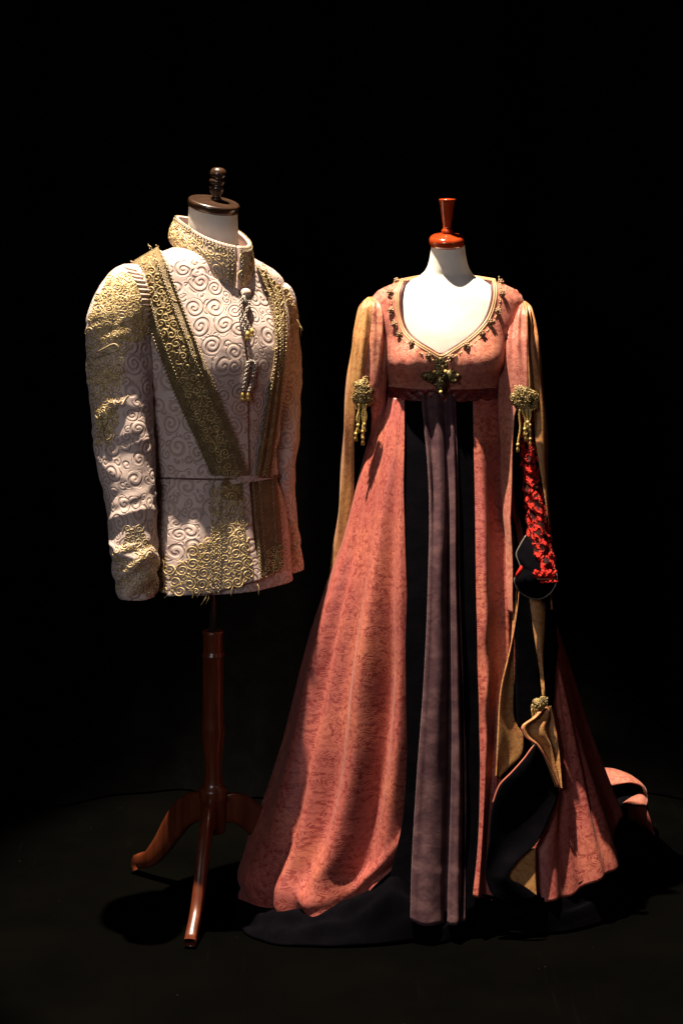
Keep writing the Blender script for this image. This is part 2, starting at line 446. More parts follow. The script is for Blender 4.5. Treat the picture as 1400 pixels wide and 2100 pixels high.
def patch(name, body, c0, c1, mat, parent, nu=24, nv=80, off=0.004, disp=None, solid=0.003, uvo=(0, 0), warp=None):
    A, B = curve(c0, nv), curve(c1, nv)
    u = np.linspace(0, 1, nu)
    PX = A[:, None, 0] * (1 - u) + B[:, None, 0] * u; PY = A[:, None, 1] * (1 - u) + B[:, None, 1] * u
    if warp is not None:
        U, Vv = np.meshgrid(u, np.linspace(0, 1, nv)); wx, wy = warp(U, Vv); PX = PX + wx; PY = PY + wy
    o = np.full(PX.shape, off)
    if disp is not None:
        U, Vv = np.meshgrid(u, np.linspace(0, 1, nv)); o = o + disp(U, Vv)
    P = body.hit(PX, PY, o)
    UV = np.stack([PX / 830 + uvo[0], -PY / 830 + uvo[1]], -1)
    return mesh_obj(name, P.reshape(-1, 3), [f[::-1] for f in grid_faces(nu, nv)], mat, parent, uv=UV.reshape(-1, 2), solid=solid)

def yx(L): return [(x, y) for y, x in L]            # (row, column) lists -> (column, row)

def ruled3(name, A, B, mat, parent, nu=10, bulge=None, solid=0.003, uvs=1.0):
    A, B = np.asarray(A), np.asarray(B); n = len(A); u = np.linspace(0, 1, nu)
    P = A[:, None, :] * (1 - u)[None, :, None] + B[:, None, :] * u[None, :, None]
    if bulge is not None:
        U, Vv = np.meshgrid(u, np.linspace(0, 1, n)); P = P + bulge(U, Vv)
    s = np.r_[0, np.cumsum(np.linalg.norm(np.diff((A + B) / 2, axis=0), axis=1))]
    wd = float(np.mean(np.linalg.norm(A - B, axis=1)))
    UV = np.stack(np.meshgrid(u * wd, s), -1) * uvs
    return mesh_obj(name, P.reshape(-1, 3), grid_faces(nu, n), mat, parent, uv=UV.reshape(-1, 2), solid=solid)

# ------------------------------------------------------------------ embroidery
def inside(poly, x, y):
    r = False; j = len(poly) - 1
    for i in range(len(poly)):
        xi, yi = poly[i]; xj, yj = poly[j]
        if (yi > y) != (yj > y) and x < (xj - xi) * (y - yi) / (yj - yi) + xi: r = not r
        j = i
    return r

def scroll_strokes(poly, rng, radii, tails=True, fill=1.0):
    radii = tuple(radii) + (2.4,)
    xs = [p[0] for p in poly]; ys = [p[1] for p in poly]; pts = []; strokes = []
    for r in radii:
        tries = int(500 * fill)
        for _ in range(tries):
            x, y = rng.uniform(min(xs), max(xs)), rng.uniform(min(ys), max(ys))
            if not inside(poly, x, y): continue
            if any((x - a) ** 2 + (y - b) ** 2 < ((r + c) * 0.80) ** 2 for a, b, c in pts): continue
            pts.append((x, y, r))
    for x, y, r in pts:
        sg = rng.choice((-1, 1)); a0 = rng.uniform(0, 2 * PI); turns = 1.9 if r > 9 else (1.4 if r > 6 else 0.75)
        n = int(10 + 11 * turns); t = np.linspace(0, 1, n)
        rr = r * (1 - 0.86 * t ** 0.9); aa = a0 + sg * 2 * PI * turns * t
        S = np.stack([x + rr * np.cos(aa), y + rr * np.sin(aa)], -1)
        if tails and r > 4:                           # the scroll runs out into a curling tail
            L = rng.uniform(0.8, 1.5) * r; k = 7
            tt = np.linspace(1, 0, k)[:-1, None]
            tang = np.array([-math.sin(a0), math.cos(a0)]) * -sg; outw = np.array([math.cos(a0), math.sin(a0)])
            tail = S[0] + tang * L * tt + outw * (L * 0.5 * tt ** 2)
            S = np.vstack([tail, S])
        strokes.append(S)
    return strokes

def stitch(name, strokes, mapper, mat, parent, r=0.0017, sides=5):
    ac = Acc(); lens = [len(q) for q in strokes]
    if not lens: return None
    allp = mapper(np.vstack(strokes)); i = 0
    for L in lens:
        P = allp[i:i + L]; i += L
        ok = ~np.isnan(P).any(axis=1); st_ = np.r_[0, np.linalg.norm(np.diff(np.nan_to_num(P), axis=0), axis=1)]
        runs = []; cur = []
        for q in range(L):
            if ok[q] and (not cur or st_[q] < 0.012): cur.append(q)
            else:
                if len(cur) > 3: runs.append(cur)
                cur = [q] if ok[q] else []
        if len(cur) > 3: runs.append(cur)
        for c_ in runs:
            rr = r * (0.55 + 0.45 * np.sin(np.linspace(0.25, PI - 0.35, len(c_))))
            ac.tube(P[c_], rr, sides)
    return ac.make(name, mat, parent, stuff=True)

def on(body, off):
    def f(Q):
        P = body.hit(Q[:, 0], Q[:, 1], off); P[~body.last] = np.nan; return P
    return f

def braid(name, lines, body, mat, parent, off=0.004, step=4.2, size=0.0028, mapper=None):
    ac = Acc()
    for ln in lines:
        L = float(np.sum(np.linalg.norm(np.diff(np.asarray(ln, float), axis=0), axis=1)))
        Q = curve(ln, max(int(L / step), 3))
        P = mapper(Q) if mapper else body.hit(Q[:, 0], Q[:, 1], off)
        T = np.gradient(P, axis=0); T /= (np.linalg.norm(T, axis=1, keepdims=True) + 1e-9)
        Nn = body.normal(P) if body is not None else np.repeat(np.array([[0, -1.0, 0]]), len(P), 0)
        for k in range(len(P)):
            if k and np.linalg.norm(P[k] - P[k - 1]) > 0.03: continue
            n = Nn[k]; t = T[k]; b = np.cross(n, t); b /= (np.linalg.norm(b) + 1e-9)
            sg = 1 if k % 2 else -1
            d = t * 0.85 + b * 0.55 * sg; e = np.cross(n, d)
            ac.blob(P[k] + b * sg * size * 0.55, d * size * 1.0, e * size * 0.5, n * size * 0.62, 5, 3)
    return ac.make(name, mat, parent, stuff=True)

# ================================================================== the setting
V = [(-9, -3, 0), (9, -3, 0), (9, 9, 0), (-9, 9, 0)]
fl = mesh_obj('floor', V, [(0, 1, 2, 3)], MT['floor'], smooth=False); fl['kind'] = 'structure'
nx, nz = 420, 40
xs = np.linspace(-5.5, 5.5, nx); tz = np.linspace(0, 1, nz)
XX, TT = np.meshgrid(xs, tz)
wv = 0.05 * np.sin(XX * 9 + 1.5 * np.sin(XX * 2.3)) + 0.03 * np.sin(XX * 23 + 2 * np.sin(XX * 3.1 + 1))
ZZ = 0.006 + 4.6 * TT ** 2.2
low = np.exp(-ZZ / 0.16)
YY = 4.86 + wv * (1 - 0.5 * low) - low * (0.16 + 0.05 * np.sin(XX * 5 + 1) + 0.03 * np.sin(XX * 14)) - 0.05 * np.exp(-((ZZ - 0.16) / 0.05) ** 2) * (0.5 + 0.5 * np.sin(XX * 4.1))
cu = mesh_obj('backdrop_curtain', np.stack([XX, YY, ZZ], -1).reshape(-1, 3), grid_faces(nx, nz), MT['drape'],
              uv=np.stack([XX, ZZ], -1).reshape(-1, 2)); cu['kind'] = 'structure'

# ================================================================== stand that carries the jacket
TH = math.radians(38); JX, JY = -0.312, 4.0
fr = np.array([math.sin(TH), -math.cos(TH), 0]); sd = np.array([math.cos(TH), math.sin(TH), 0])
st = thing('jacket_stand', 'white neck form with dark wood cap on a mahogany tripod, under the embroidered jacket', 'dress form')
st.location = (JX, JY, 0)
def rel(V): return [np.asarray(v) - np.array([JX, JY, 0]) for v in V]
JL = lambda px, py, Y=4.0: P3(px, py, Y) - np.array([JX, JY, 0])
al = math.radians(17); capn = fr * math.sin(al) + np.array([0, 0, 1]) * math.cos(al)
cc = JL(437, 428, 3.985)
# neck: stacked rings from inside the collar to the tilted cap
rings = []; base = np.array([0.004, 0.0, 1.50])
for t in np.linspace(0, 1, 26):
    c = base * (1 - t) + cc * t; n = np.array([0, 0, 1]) * (1 - t ** 2) + capn * t ** 2; n /= np.linalg.norm(n)
    u = np.cross(n, (0, 1, 0)); u /= np.linalg.norm(u); v = np.cross(n, u); r = 0.0635 - 0.0045 * t + 0.012 * max(0, 0.3 - t)
    rings += [c + r * (math.cos(a) * u + math.sin(a) * v) for a in np.linspace(0, 2 * PI, 49)[:-1]]
mesh_obj('neck', rings, grid_faces(48, 26, True), MT['linen2'], st)
V, Fc = lathe([(0.0, -0.001), (0.0595, -0.001), (0.0618, 0.002), (0.0625, 0.012), (0.0622, 0.0165), (0.0595, 0.019), (0.055, 0.0195), (0.052, 0.0185), (0.045, 0.0195), (0.03, 0.0205), (0.014, 0.022), (0.0, 0.022)], cc, capn, 64)
cap = mesh_obj('neck_cap', V, Fc, MT['dark_wood'], st)
kax = np.array([0.07, -0.05, 1.0]) + 0.35 * capn * 0.3
V, Fc = lathe([(0.013, 0), (0.0135, 0.005), (0.010, 0.008), (0.0105, 0.012), (0.0165, 0.02), (0.0185, 0.029), (0.0182, 0.034), (0.0155, 0.037), (0.0185, 0.041), (0.0205, 0.046), (0.0185, 0.051), (0.0155, 0.053), (0.0185, 0.057), (0.0198, 0.063), (0.0190, 0.07), (0.0155, 0.076), (0.009, 0.079), (0.0, 0.080)],
              cc + capn * 0.0205 + np.array([0.004, 0, 0]), kax, 40)
mesh_obj('finial', V, Fc, MT['dark_wood'], cap)
V, Fc = lathe([(0.0085, 0.60), (0.0085, 1.50)], (0.002, 0, 0), seg=20); mesh_obj('pole', V, Fc, MT['steel'], st)
V, Fc = lathe([(0.0085, 0.60), (0.010, 0.646), (0.024, 0.648), (0.0262, 0.645), (0.0245, 0.636), (0.0240, 0.600), (0.0245, 0.593), (0.0272, 0.590), (0.0272, 0.584), (0.0252, 0.580), (0.0258, 0.52), (0.0262, 0.45),
               (0.0262, 0.425), (0.0285, 0.415), (0.0288, 0.405), (0.0265, 0.375), (0.0225, 0.345), (0.0205, 0.325), (0.0210, 0.322), (0.0215, 0.30), (0.0245, 0.283), (0.0268, 0.272), (0.033, 0.268),
               (0.0345, 0.262), (0.0335, 0.252), (0.0345, 0.246), (0.0320, 0.240), (0.0300, 0.236), (0.0305, 0.17), (0.0295, 0.163), (0.0, 0.162)], (0.003, 0, 0), seg=44)
mesh_obj('column', V, Fc, MT['mahogany'], st)
def leg(dx, dy):
    d = np.array([dx, dy, 0.0]); R = np.linalg.norm(d); d /= R; sdv = np.array([-d[1], d[0], 0])
    # cabriole centre line (radius, height) and half height of the board
    cl = curve([(0.020, 0.214), (0.055, 0.212), (0.095, 0.188), (0.135, 0.142), (0.175, 0.088), (0.215, 0.047), (0.26, 0.024), (R, 0.013)], 26)
    hh = curve([(0, 0.034), (0.12, 0.036), (0.35, 0.033), (0.6, 0.026), (0.8, 0.021), (0.92, 0.017), (1, 0.012)], 26)[:, 1]
    T = np.gradient(cl, axis=0); T /= np.linalg.norm(T, axis=1, keepdims=True)
    V = []; prof = [(math.copysign(abs(math.cos(a)) ** 0.45, math.cos(a)), math.copysign(abs(math.sin(a)) ** 0.6, math.sin(a))) for a in np.linspace(0, 2 * PI, 17)[:-1]]
    for i in range(26):
        nrm = np.array([-T[i][1], T[i][0]])
        for (cx_, sx_) in prof:
            q = cl[i] + nrm * hh[i] * sx_
            V.append(np.array([0.003, 0, 0]) + d * q[0] + np.array([0, 0, max(q[1], 0.001)]) + sdv * 0.0135 * cx_)
    Fc = grid_faces(16, 26, True) + [tuple(range(16)), tuple(25 * 16 + k for k in range(15, -1, -1))]
    return mesh_obj('leg', V, Fc, MT['mahogany'], st)
for px, py in ((387, 1934), (283, 1782)):
    q = onfloor(px, py, 0.012); leg(q[0] - JX, q[1] - JY)
leg(0.245, 0.13)

# ================================================================== the jacket
jk = thing('jacket', 'pale pink spiral-quilted jacket with gold scroll embroidery, worn by the tripod form', 'jacket')
def wob(phi, z, k, amp):
    return amp * (np.sin(3 * phi + 11 * z + k) * 0.5 + np.sin(5 * phi - 17 * z + 2 * k) * 0.3 + np.sin(2 * phi + 31 * z + 3 * k) * 0.25)
jsh = lambda z: 0.10 * sstep(z, 1.1, 1.5)
up_rows = [(1.018, 0, 0, .168, .130, .123, 2.3), (1.05, 0, 0, .166, .126, .121, 2.3), (1.12, 0, 0, .170, .126, .12, 2.3), (1.20, 0, 0, .178, .136, .125, 2.3), (1.28, 0, -.003, .190, .150, .128, 2.3),
           (1.33, 0, -.003, .195, .147, .128, 2.3), (1.38, 0, -.003, .200, .135, .125, 2.3), (1.44, 0, 0, .203, .113, .118, 2.4), (1.48, 0, 0, .203, .098, .108, 2.4), (1.51, 0, 0, .196, .090, .10, 2.4),
           (1.53, 0, 0, .172, .085, .092, 2.4), (1.546, 0, 0, .135, .076, .085, 2.3), (1.558, 0, 0, .105, .068, .078, 2.2), (1.572, 0, 0, .080, .062, .07, 2.1), (1.585, 0, 0, .066, .058, .06, 2.0)]
def jfold(phi, z):
    return wob(phi, z, 1.3, 0.0028) + 0.004 * np.exp(-((z - 1.08) / 0.02) ** 2) * np.sin(phi * 4 + 1) + 0.004 * np.exp(-((z - 1.16 - 0.06 * np.sin(phi * 2)) / 0.018) ** 2)
JT = Body(up_rows, (JX, JY), TH, jfold, jsh)
JT.loft('torso_cloth', MT['cloth'], jk, 190, 170, uscale=0.165)
pe_rows = [(0.748, 0, -.01, .191, .170, .142, 2.3), (0.80, 0, -.009, .188, .165, .14, 2.3), (0.90, 0, -.006, .181, .155, .132, 2.3), (0.98, 0, -.002, .169, .136, .122, 2.3), (1.015, 0, 0, .160, .120, .116, 2.3), (1.04, 0, 0, .157, .117, .113, 2.3)]
def pfold(phi, z):
    return wob(phi, z, 4.1, 0.003) + 0.004 * sstep(1.02 - z, 0, 0.2) * np.sin(phi * 7 + 0.6)
JP = Body(pe_rows, (JX, JY), TH, pfold)
JP.loft('peplum_cloth', MT['cloth'], jk, 190, 80, z0=0.772, uscale=0.165, solid=0.004)

# waist to collar: overlapping left front with its pleat, edges and bands
cf = [(487, 596), (497, 660), (503, 730), (506, 800), (506, 880), (508, 972)]
patch('front_cloth', JT, [(322, 513), (342, 566), (366, 632), (396, 706), (432, 796), (466, 882), (500, 972)], cf, MT['cloth'], jk, 60, 120, 0.0045, uvo=(0.013, 0.02))
bl = [(276, 541), (292, 600), (312, 672), (338, 745), (368, 823), (400, 898), (432, 974)]
br = [(326, 511), (348, 560), (372, 626), (402, 700), (438, 790), (472, 876), (506, 974)]
band_a = patch('front_band', JT, bl, br, MT['lame'], jk, 22, 120, 0.0075)
rl = [(522, 546), (544, 600), (556, 650), (561, 710), (549, 800), (534, 900), (522, 976)]
rr_ = [(572, 588), (580, 640), (581, 700), (577, 760), (570, 830), (561, 900), (551, 978)]
band_b = patch('front_band', JT, rl, rr_, MT['lame_red'], jk, 14, 110, 0.006)
def shift(c, d): return [(x + d, y) for x, y in c]
for bd, l, r_, wd in ((band_a, bl, br, 17), (band_b, rl, rr_, 12)):
    braid('braid', [shift(l, 1), shift(l, wd), shift(r_, -1), shift(r_, -wd)], JT, MT['cord_dark'], bd, 0.0105, 3.6, 0.0030)
poly = shift(bl, 21) + shift(br, -20)[::-1]
stitch('scroll_embroidery', scroll_strokes(poly, random.Random(3), (9, 8, 6, 4.5, 3.4), fill=1.5), on(JT, 0.0080), MT['cord'], band_a, 0.0013)
poly = shift(rl[:4], 9) + shift(rr_[:4], -6)[::-1]
stitch('scroll_embroidery', scroll_strokes(poly, random.Random(4), (8, 6, 4, 3)), on(JT, 0.0066), MT['cord'], band_b, 0.0015)
# short gold fringe along the waist end of the band
rg = random.Random(5); S = []
for k in range(60):
    x = rg.uniform(434, 498); y = 972 - rg.uniform(0, 34); a = rg.uniform(-0.6, 0.6)
    S.append(np.array([(x, y), (x + 5 * a, y + 5), (x + 12 * a + rg.uniform(-3, 3), y + 10)]))
stitch('fringe', S, on(JT, 0.0115), MT['cord'], band_a, 0.0014)

# waist seam and centre-front edge
for nm, ln in (('waist_seam', [(318, 976), (380, 978), (440, 980), (506, 979)]), ('waist_seam', [(512, 977), (540, 976), (572, 973)])):
    ac = Acc(); Q = curve(ln, 40); ac.tube(JP.hit(Q[:, 0], Q[:, 1] + 3, 0.0110), 0.0022, 6); ac.make(nm, MT['seam'], jk)
ac = Acc(); Q = curve(shift(cf, 1.5), 70); ac.tube(JT.hit(Q[:, 0], Q[:, 1], 0.0022), 0.0020, 6); ac.make('front_edge', MT['seam'], jk)
ac = Acc(); Q = curve([(351, 984), (349, 1060), (347, 1140), (348, 1218)], 40); ac.tube(JP.hit(Q[:, 0], Q[:, 1], 0.0015), 0.0022, 6); ac.make('pleat_edge', MT['seam'], jk)
# peplum panels
pl = [(352, 980), (351, 1060), (349, 1140), (350, 1222)]; pr = [(432, 980), (432, 1060), (430, 1140), (428, 1216)]
pan = patch('peplum_panel', JP, pl, pr, MT['cloth'], jk, 34, 90, 0.0085, solid=0.006, uvo=(0.021, 0.01),
            disp=lambda u, v: 0.005 * v * np.exp(-(u / 0.15) ** 2) + 0.0015 * np.sin(u * 9 + v * 5))
pan2 = patch('peplum_panel', JP, pr, [(505, 980), (510, 1040), (516, 1110), (530, 1189)], MT['cloth'], jk, 28, 90, 0.0105, solid=0.006,
             disp=lambda u, v: 0.0008 * np.sin(u * 7 + v * 6))
pan3 = patch('peplum_panel', JP, [(512, 978), (515, 1040), (522, 1110), (528, 1188)], [(562, 976), (568, 1040), (574, 1110), (577, 1164)], MT['lame_red'], jk, 20, 80, 0.0075, solid=0.006)
braid('braid', [[(434, 984), (433, 1060), (432, 1140), (430, 1214)], [(451, 984), (450, 1060), (449, 1140), (447, 1212)]], JP, MT['cord_dark'], pan2, 0.0135, 3.6, 0.0030)
braid('braid', [[(514, 982), (517, 1040), (524, 1110), (529, 1186)], [(526, 982), (530, 1040), (535, 1110), (540, 1183)], [(552, 982), (557, 1060), (562, 1140), (564, 1168)]], JP, MT['cord_dark'], pan3, 0.0105, 3.6, 0.0028)
braid('braid', [[(488, 984), (492, 1040), (497, 1110), (508, 1190)]], JP, MT['cord_dark'], pan2, 0.0135, 3.8, 0.0028)
patch('yoke', JP, [(453, 981), (453, 1000), (452, 1026)], [(490, 981), (492, 1000), (494, 1032)], MT['lame'], pan2, 14, 20, 0.0122, solid=0.001)
poly = [(455, 1000), (486, 1000), (495, 1060), (500, 1110), (508, 1186), (452, 1206)]
stitch('scroll_embroidery', scroll_strokes(poly, random.Random(8), (12, 9, 7, 5, 3.4), fill=1.4), on(JP, 0.0115), MT['cord'], pan2, 0.0016)
poly = [(434, 1010), (449, 1010), (446, 1206), (431, 1208)]
stitch('scroll_embroidery', scroll_strokes(poly, random.Random(9), (5, 4, 3)), on(JP, 0.0130), MT['cord'], pan2, 0.0015)
poly = [(354, 1216), (354, 1165), (380, 1160), (392, 1130), (412, 1118), (427, 1110), (425, 1211)]
stitch('scroll_embroidery', scroll_strokes(poly, random.Random(10), (13, 9, 7, 5, 3.4), fill=1.6), on(JP, 0.0100), MT['cord'], pan, 0.0016)
poly = [(545, 1130), (572, 1120), (574, 1160), (540, 1178)]
stitch('scroll_embroidery', scroll_strokes(poly, random.Random(11), (7, 5, 3.4)), on(JP, 0.0090), MT['cord'], pan3, 0.0015)
poly = [(322, 1150), (345, 1140), (346, 1216), (322, 1210)]
stitch('hem_embroidery', scroll_strokes(poly, random.Random(12), (8, 6, 4, 3)), on(JP, 0.0025), MT['cord'], jk, 0.0015)

# collar
def collar(psi, h, off=0.0):
    psi, h = np.broadcast_arrays(np.asarray(psi, float), np.asarray(h, float)); c = np.cos(psi)
    zb = 1.530 - 0.060 * c + 0.026 * (1 - c * c) - 0.010 * np.sin(psi); zt = 1.610 - 0.034 * c + 0.010 * (1 - c * c) - 0.012 * np.sin(psi)
    rb = 0.1075 - 0.004 * c - 0.010 * np.sin(psi) ** 2; rt = 0.0830 + 0.024 * np.maximum(c, 0) ** 2 - 0.003 * c
    r = rb * (1 - h) + rt * h + 0.006 * np.sin(PI * h) + off; z = zb * (1 - h) + zt * h
    return np.array([JX, JY, 0]) + (r * np.sin(psi))[..., None] * sd + (r * c)[..., None] * fr + z[..., None] * np.array([0, 0, 1])
psi = np.linspace(0.045, 2 * PI - 0.02, 120)          # 0 is the front opening, growing towards the far shoulder
Hh = np.linspace(-0.06, 1, 22); PS, HH = np.meshgrid(psi, Hh)
col = mesh_obj('collar', collar(PS, HH).reshape(-1, 3), grid_faces(120, 22), MT['cloth_plain'], jk, uv=np.stack([PS * 0.1, HH * 0.09], -1).reshape(-1, 2), solid=0.006, off=1.0 if False else -1.0)
def col_map(off):
    return lambda Q: collar(Q[:, 0] / 85.0, Q[:, 1] / 80.0, off)
W = 2 * PI * 85
poly = [(10, 6), (W - 14, 6), (W - 14, 64), (10, 64)]
stitch('scroll_embroidery', scroll_strokes(poly, random.Random(21), (14, 10, 7, 5, 3.4), fill=4.0), col_map(0.0004), MT['cord'], col, 0.0015)
def col_braid(lines):
    ac = Acc()
    for ln in lines:
        L = float(np.sum(np.linalg.norm(np.diff(np.asarray(ln, float), axis=0), axis=1))); Q = curve(ln, int(L / 3.4)); P = col_map(0.002)(Q); T = np.gradient(P, axis=0)
        for k in range(len(P)):
            t = T[k] / np.linalg.norm(T[k]); n = P[k] - np.array([JX, JY, P[k][2]]); n /= np.linalg.norm(n); b = np.cross(n, t); sg = 1 if k % 2 else -1
            d = t * .85 + b * .55 * sg; e = np.cross(n, d); s = 0.003
            ac.blob(P[k] + b * sg * s * .6, d * s, e * s * .5, n * s * .6, 5, 3)
    ac.make('braid', MT['cord_dark'], col, stuff=True)
col_braid([[(9, 77), (W * 0.5, 77), (W - 9, 77)], [(9, 70), (W * 0.5, 70), (W - 9, 70)], [(W - 10, 2), (W - 10, 40), (W - 10, 76)], [(W - 18, 2), (W - 18, 40), (W - 18, 70)], [(10, 2), (10, 76)]])

# sleeves
def sfold(k, zc, amp):
    def f(phi, z):
        d = wob(phi, z * 1.3, k, 0.0030)
        d = d + 0.0013 * np.sin(z * 62 + 4 * np.sin(phi * 2 + k) + 3 * phi) * np.sin(z * 23 + k) + 0.0006 * np.sin(z * 120 - 5 * phi + 2 * np.sin(z * 50))
        for (z0, tilt, wd, a) in ((zc, 0.035, 0.011, 1.0), (zc + 0.045, -0.03, 0.009, 0.6), (zc - 0.04, 0.05, 0.009, 0.8), (zc + 0.19, 0.05, 0.014, 0.25), (zc + 0.27, -0.06, 0.011, 0.3), (zc + 0.35, 0.04, 0.010, 0.3)):
            d = d + amp * a * np.exp(-((z - z0 - tilt * np.sin(phi - 0.6)) / wd) ** 2) * (0.35 + 0.65 * np.maximum(0, -np.sin(phi + 0.3)))
        return d
    return f
ls_rows = rows_px([(541, 258, 286, 3.90, .02, .03, 2.0), (548, 240, 296, 3.89, .045, .055, 2.0), (562, 224, 305, 3.885, .065, .07, 2.1), (585, 206, 312, 3.88, .078, .08, 2.2), (615, 190, 314, 3.875, .085, .085, 2.2), (650, 180, 314, 3.87, .087, .085, 2.2),
                   (700, 176, 314, 3.87, .085, .085, 2.2), (760, 180, 314, 3.87, .082, .08, 2.2), (830, 187, 315, 3.86, .078, .075, 2.2), (900, 194, 317, 3.85, .074, .072, 2.2),
                   (960, 203, 318, 3.84, .071, .07, 2.2), (1020, 215, 320, 3.83, .068, .067, 2.2), (1080, 226, 320, 3.82, .066, .064, 2.2), (1130, 231, 321, 3.81, .064, .062, 2.2), (1160, 236, 320, 3.81, .062, .06, 2.2)])
LS = Body(ls_rows, (0, 0), 0, sfold(0.4, 0.90, 0.008))
ls = LS.loft('sleeve', MT['cloth'], jk, 110, 170, uscale=0.075, cap=True)
rs_rows = rows_px([(578, 560, 578, 4.10, .02, .03, 2.0), (584, 552, 592, 4.10, .045, .05, 2.0), (600, 540, 602, 4.11, .06, .065, 2.1), (630, 528, 610, 4.12, .074, .075, 2.2), (670, 524, 614, 4.13, .078, .078, 2.2), (740, 524, 616, 4.13, .076, .076, 2.2),
                   (820, 528, 617, 4.12, .072, .072, 2.2), (900, 532, 613, 4.10, .068, .068, 2.2), (960, 532, 607, 4.09, .064, .064, 2.2), (1010, 532, 604, 4.08, .06, .06, 2.2), (1060, 534, 608, 4.07, .058, .058, 2.2), (1110, 538, 615, 4.07, .056, .056, 2.2), (1168, 545, 620, 4.07, .055, .055, 2.2)])
RS = Body(rs_rows, (0, 0), 0, sfold(2.2, 0.93, 0.006))
rs = RS.loft('sleeve', MT['cloth'], jk, 90, 140, uscale=0.06, cap=True, solid=0.004)
# turned cuff of the near sleeve
cu_rows = rows_px([(1104, 232, 318, 3.815, .066, .064, 2.3), (1125, 230, 322, 3.81, .069, .067, 2.3), (1150, 231, 323, 3.81, .069, .067, 2.3), (1180, 236, 321, 3.81, .067, .065, 2.3), (1205, 241, 320, 3.81, .066, .064, 2.3), (1220, 247, 318, 3.81, .065, .063, 2.3)])
CU = Body(cu_rows, (0, 0), 0, lambda phi, z: wob(phi, z, 5.0, 0.004) + 0.004 * np.sin(z * 120 + 3 * np.sin(phi * 2)))
cuff = CU.loft('cuff', MT['cloth'], ls, 90, 50, uscale=0.065, solid=0.005)
stitch('scroll_embroidery', scroll_strokes([(236, 1128), (262, 1112), (300, 1110), (318, 1120), (318, 1190), (310, 1216), (262, 1216), (244, 1196)], random.Random(30), (12, 9, 7, 5, 3.4), fill=1.8), on(CU, 0.0004), MT['cord'], cuff, 0.0014)
stitch('beadwork', scroll_strokes([(262, 1080), (292, 1085), (300, 1112), (255, 1118)], random.Random(31), (8, 6, 4, 3)), on(LS, 0.0004), MT['cord_dark'], ls, 0.0017)
# near sleeve: gold scrolls on the sleeve head, darker beadwork below
head = [(222, 575), (262, 556), (292, 575), (300, 632), (296, 690), (262, 700), (214, 690), (186, 660), (198, 612)]
stitch('scroll_embroidery', scroll_strokes(head, random.Random(133), (9, 6, 4, 3), fill=2.0), on(LS, 0.0005), MT['cord'], ls, 0.0016)
stitch('scroll_embroidery', scroll_strokes(head, random.Random(33), (15, 11, 8, 6, 4.5, 3.4), fill=2.4), on(LS, 0.0004), MT['cord'], ls, 0.0016)
stitch('scroll_embroidery', scroll_strokes([(184, 668), (240, 668), (262, 690), (250, 740), (240, 780), (212, 790), (186, 782), (180, 700)], random.Random(34), (12, 9, 7, 5, 3.6), fill=2.4), on(LS, 0.0008), MT['cord'], ls, 0.0017)
stitch('scroll_embroidery', scroll_strokes([(190, 770), (232, 752), (250, 772), (240, 830), (228, 870), (206, 868), (192, 820)], random.Random(35), (14, 9, 7, 5, 3.6), fill=1.4), on(LS, 0.0004), MT['cord'], ls, 0.0016)
stitch('scroll_embroidery', scroll_strokes([(196, 842), (236, 836), (240, 862), (222, 912), (206, 908)], random.Random(36), (9, 7, 5, 3.6)), on(LS, 0.0008), MT['cord'], ls, 0.0020)
S = [np.array([(196, 735), (215, 728), (236, 720), (244, 712), (238, 706), (215, 714), (200, 722)]), np.array([(215, 840), (222, 862), (214, 884), (220, 902), (230, 896), (226, 884)]), np.array([(206, 850), (212, 870), (206, 890), (212, 905)])]
stitch('beadwork', [curve(q, 24) for q in S], on(LS, 0.003), MT['cord_dark'], ls, 0.0018)
stitch('scroll_embroidery', scroll_strokes([(560, 596), (590, 592), (604, 630), (610, 672), (590, 674), (574, 640)], random.Random(37), (10, 7, 5, 3.6), fill=1.5), on(RS, 0.0004), MT['cord'], rs, 0.0015)
stitch('scroll_embroidery', scroll_strokes([(578, 1090), (596, 1070), (612, 1110), (617, 1160), (580, 1160)], random.Random(38), (9, 7, 5, 3.6), fill=1.5), on(RS, 0.0004), MT['cord'], rs, 0.0013)
# gathered pleats round the near sleeve head
for k in range(11):
    t = k / 10; a = curve([(276, 552), (296, 580), (306, 612), (310, 640)], 11)[k]
    ac = Acc(); Q = np.array([(a[0] - 20 + 6 * t, a[1] - 4 + 10 * t), (a[0] - 10, a[1] + 0 + 5 * t), (a[0] - 2, a[1] + 2 + 2 * t), (a[0] + 4, a[1] + 3)])
    Q = curve(Q, 9); P = LS.hit(Q[:, 0], Q[:, 1], 0.001)
    ac.tube(P, 0.0042 * (0.45 + 0.55 * np.sin(np.linspace(0.2, PI - 0.5, 9))), 8); ac.make('gather', MT['cloth_plain'], ls)
# cord ties down the front
def tie(pts, ends):
    ac = Acc(); k = 0
    for ln in pts:
        Q = curve(ln, 26); P = JT.hit(Q[:, 0], Q[:, 1], 0.012)
        T = np.gradient(P, axis=0); T /= np.linalg.norm(T, axis=1, keepdims=True)
        for i in range(26):                           # twisted two-ply cord
            for ph in (0, PI):
                n = np.array([0, -1.0, 0]); b = np.cross(T[i], n); a = i * 1.05 + ph
                ac.blob(P[i] + 0.0028 * (math.cos(a) * n + math.sin(a) * b), T[i] * 0.0034, b * 0.0026, n * 0.0026, 6, 4)
    o = ac.make('cord_tie', MT['tie'], jk)
    for (x, y) in ends:
        e = Acc(); p = JT.hit(x, y, 0.014); e.blob(p, (0.0055, 0, 0), (0, 0.005, 0), (0, 0, 0.008), 8, 6)
        for q in range(9):
            a = 2 * PI * q / 9; e.tube([p, p + np.array([0.004 * math.cos(a), 0.004 * math.sin(a), -0.007]), p + np.array([0.007 * math.cos(a), 0.006 * math.sin(a), -0.014])], 0.0012, 4)
        e.make('tassel_end', MT['thread'], o)
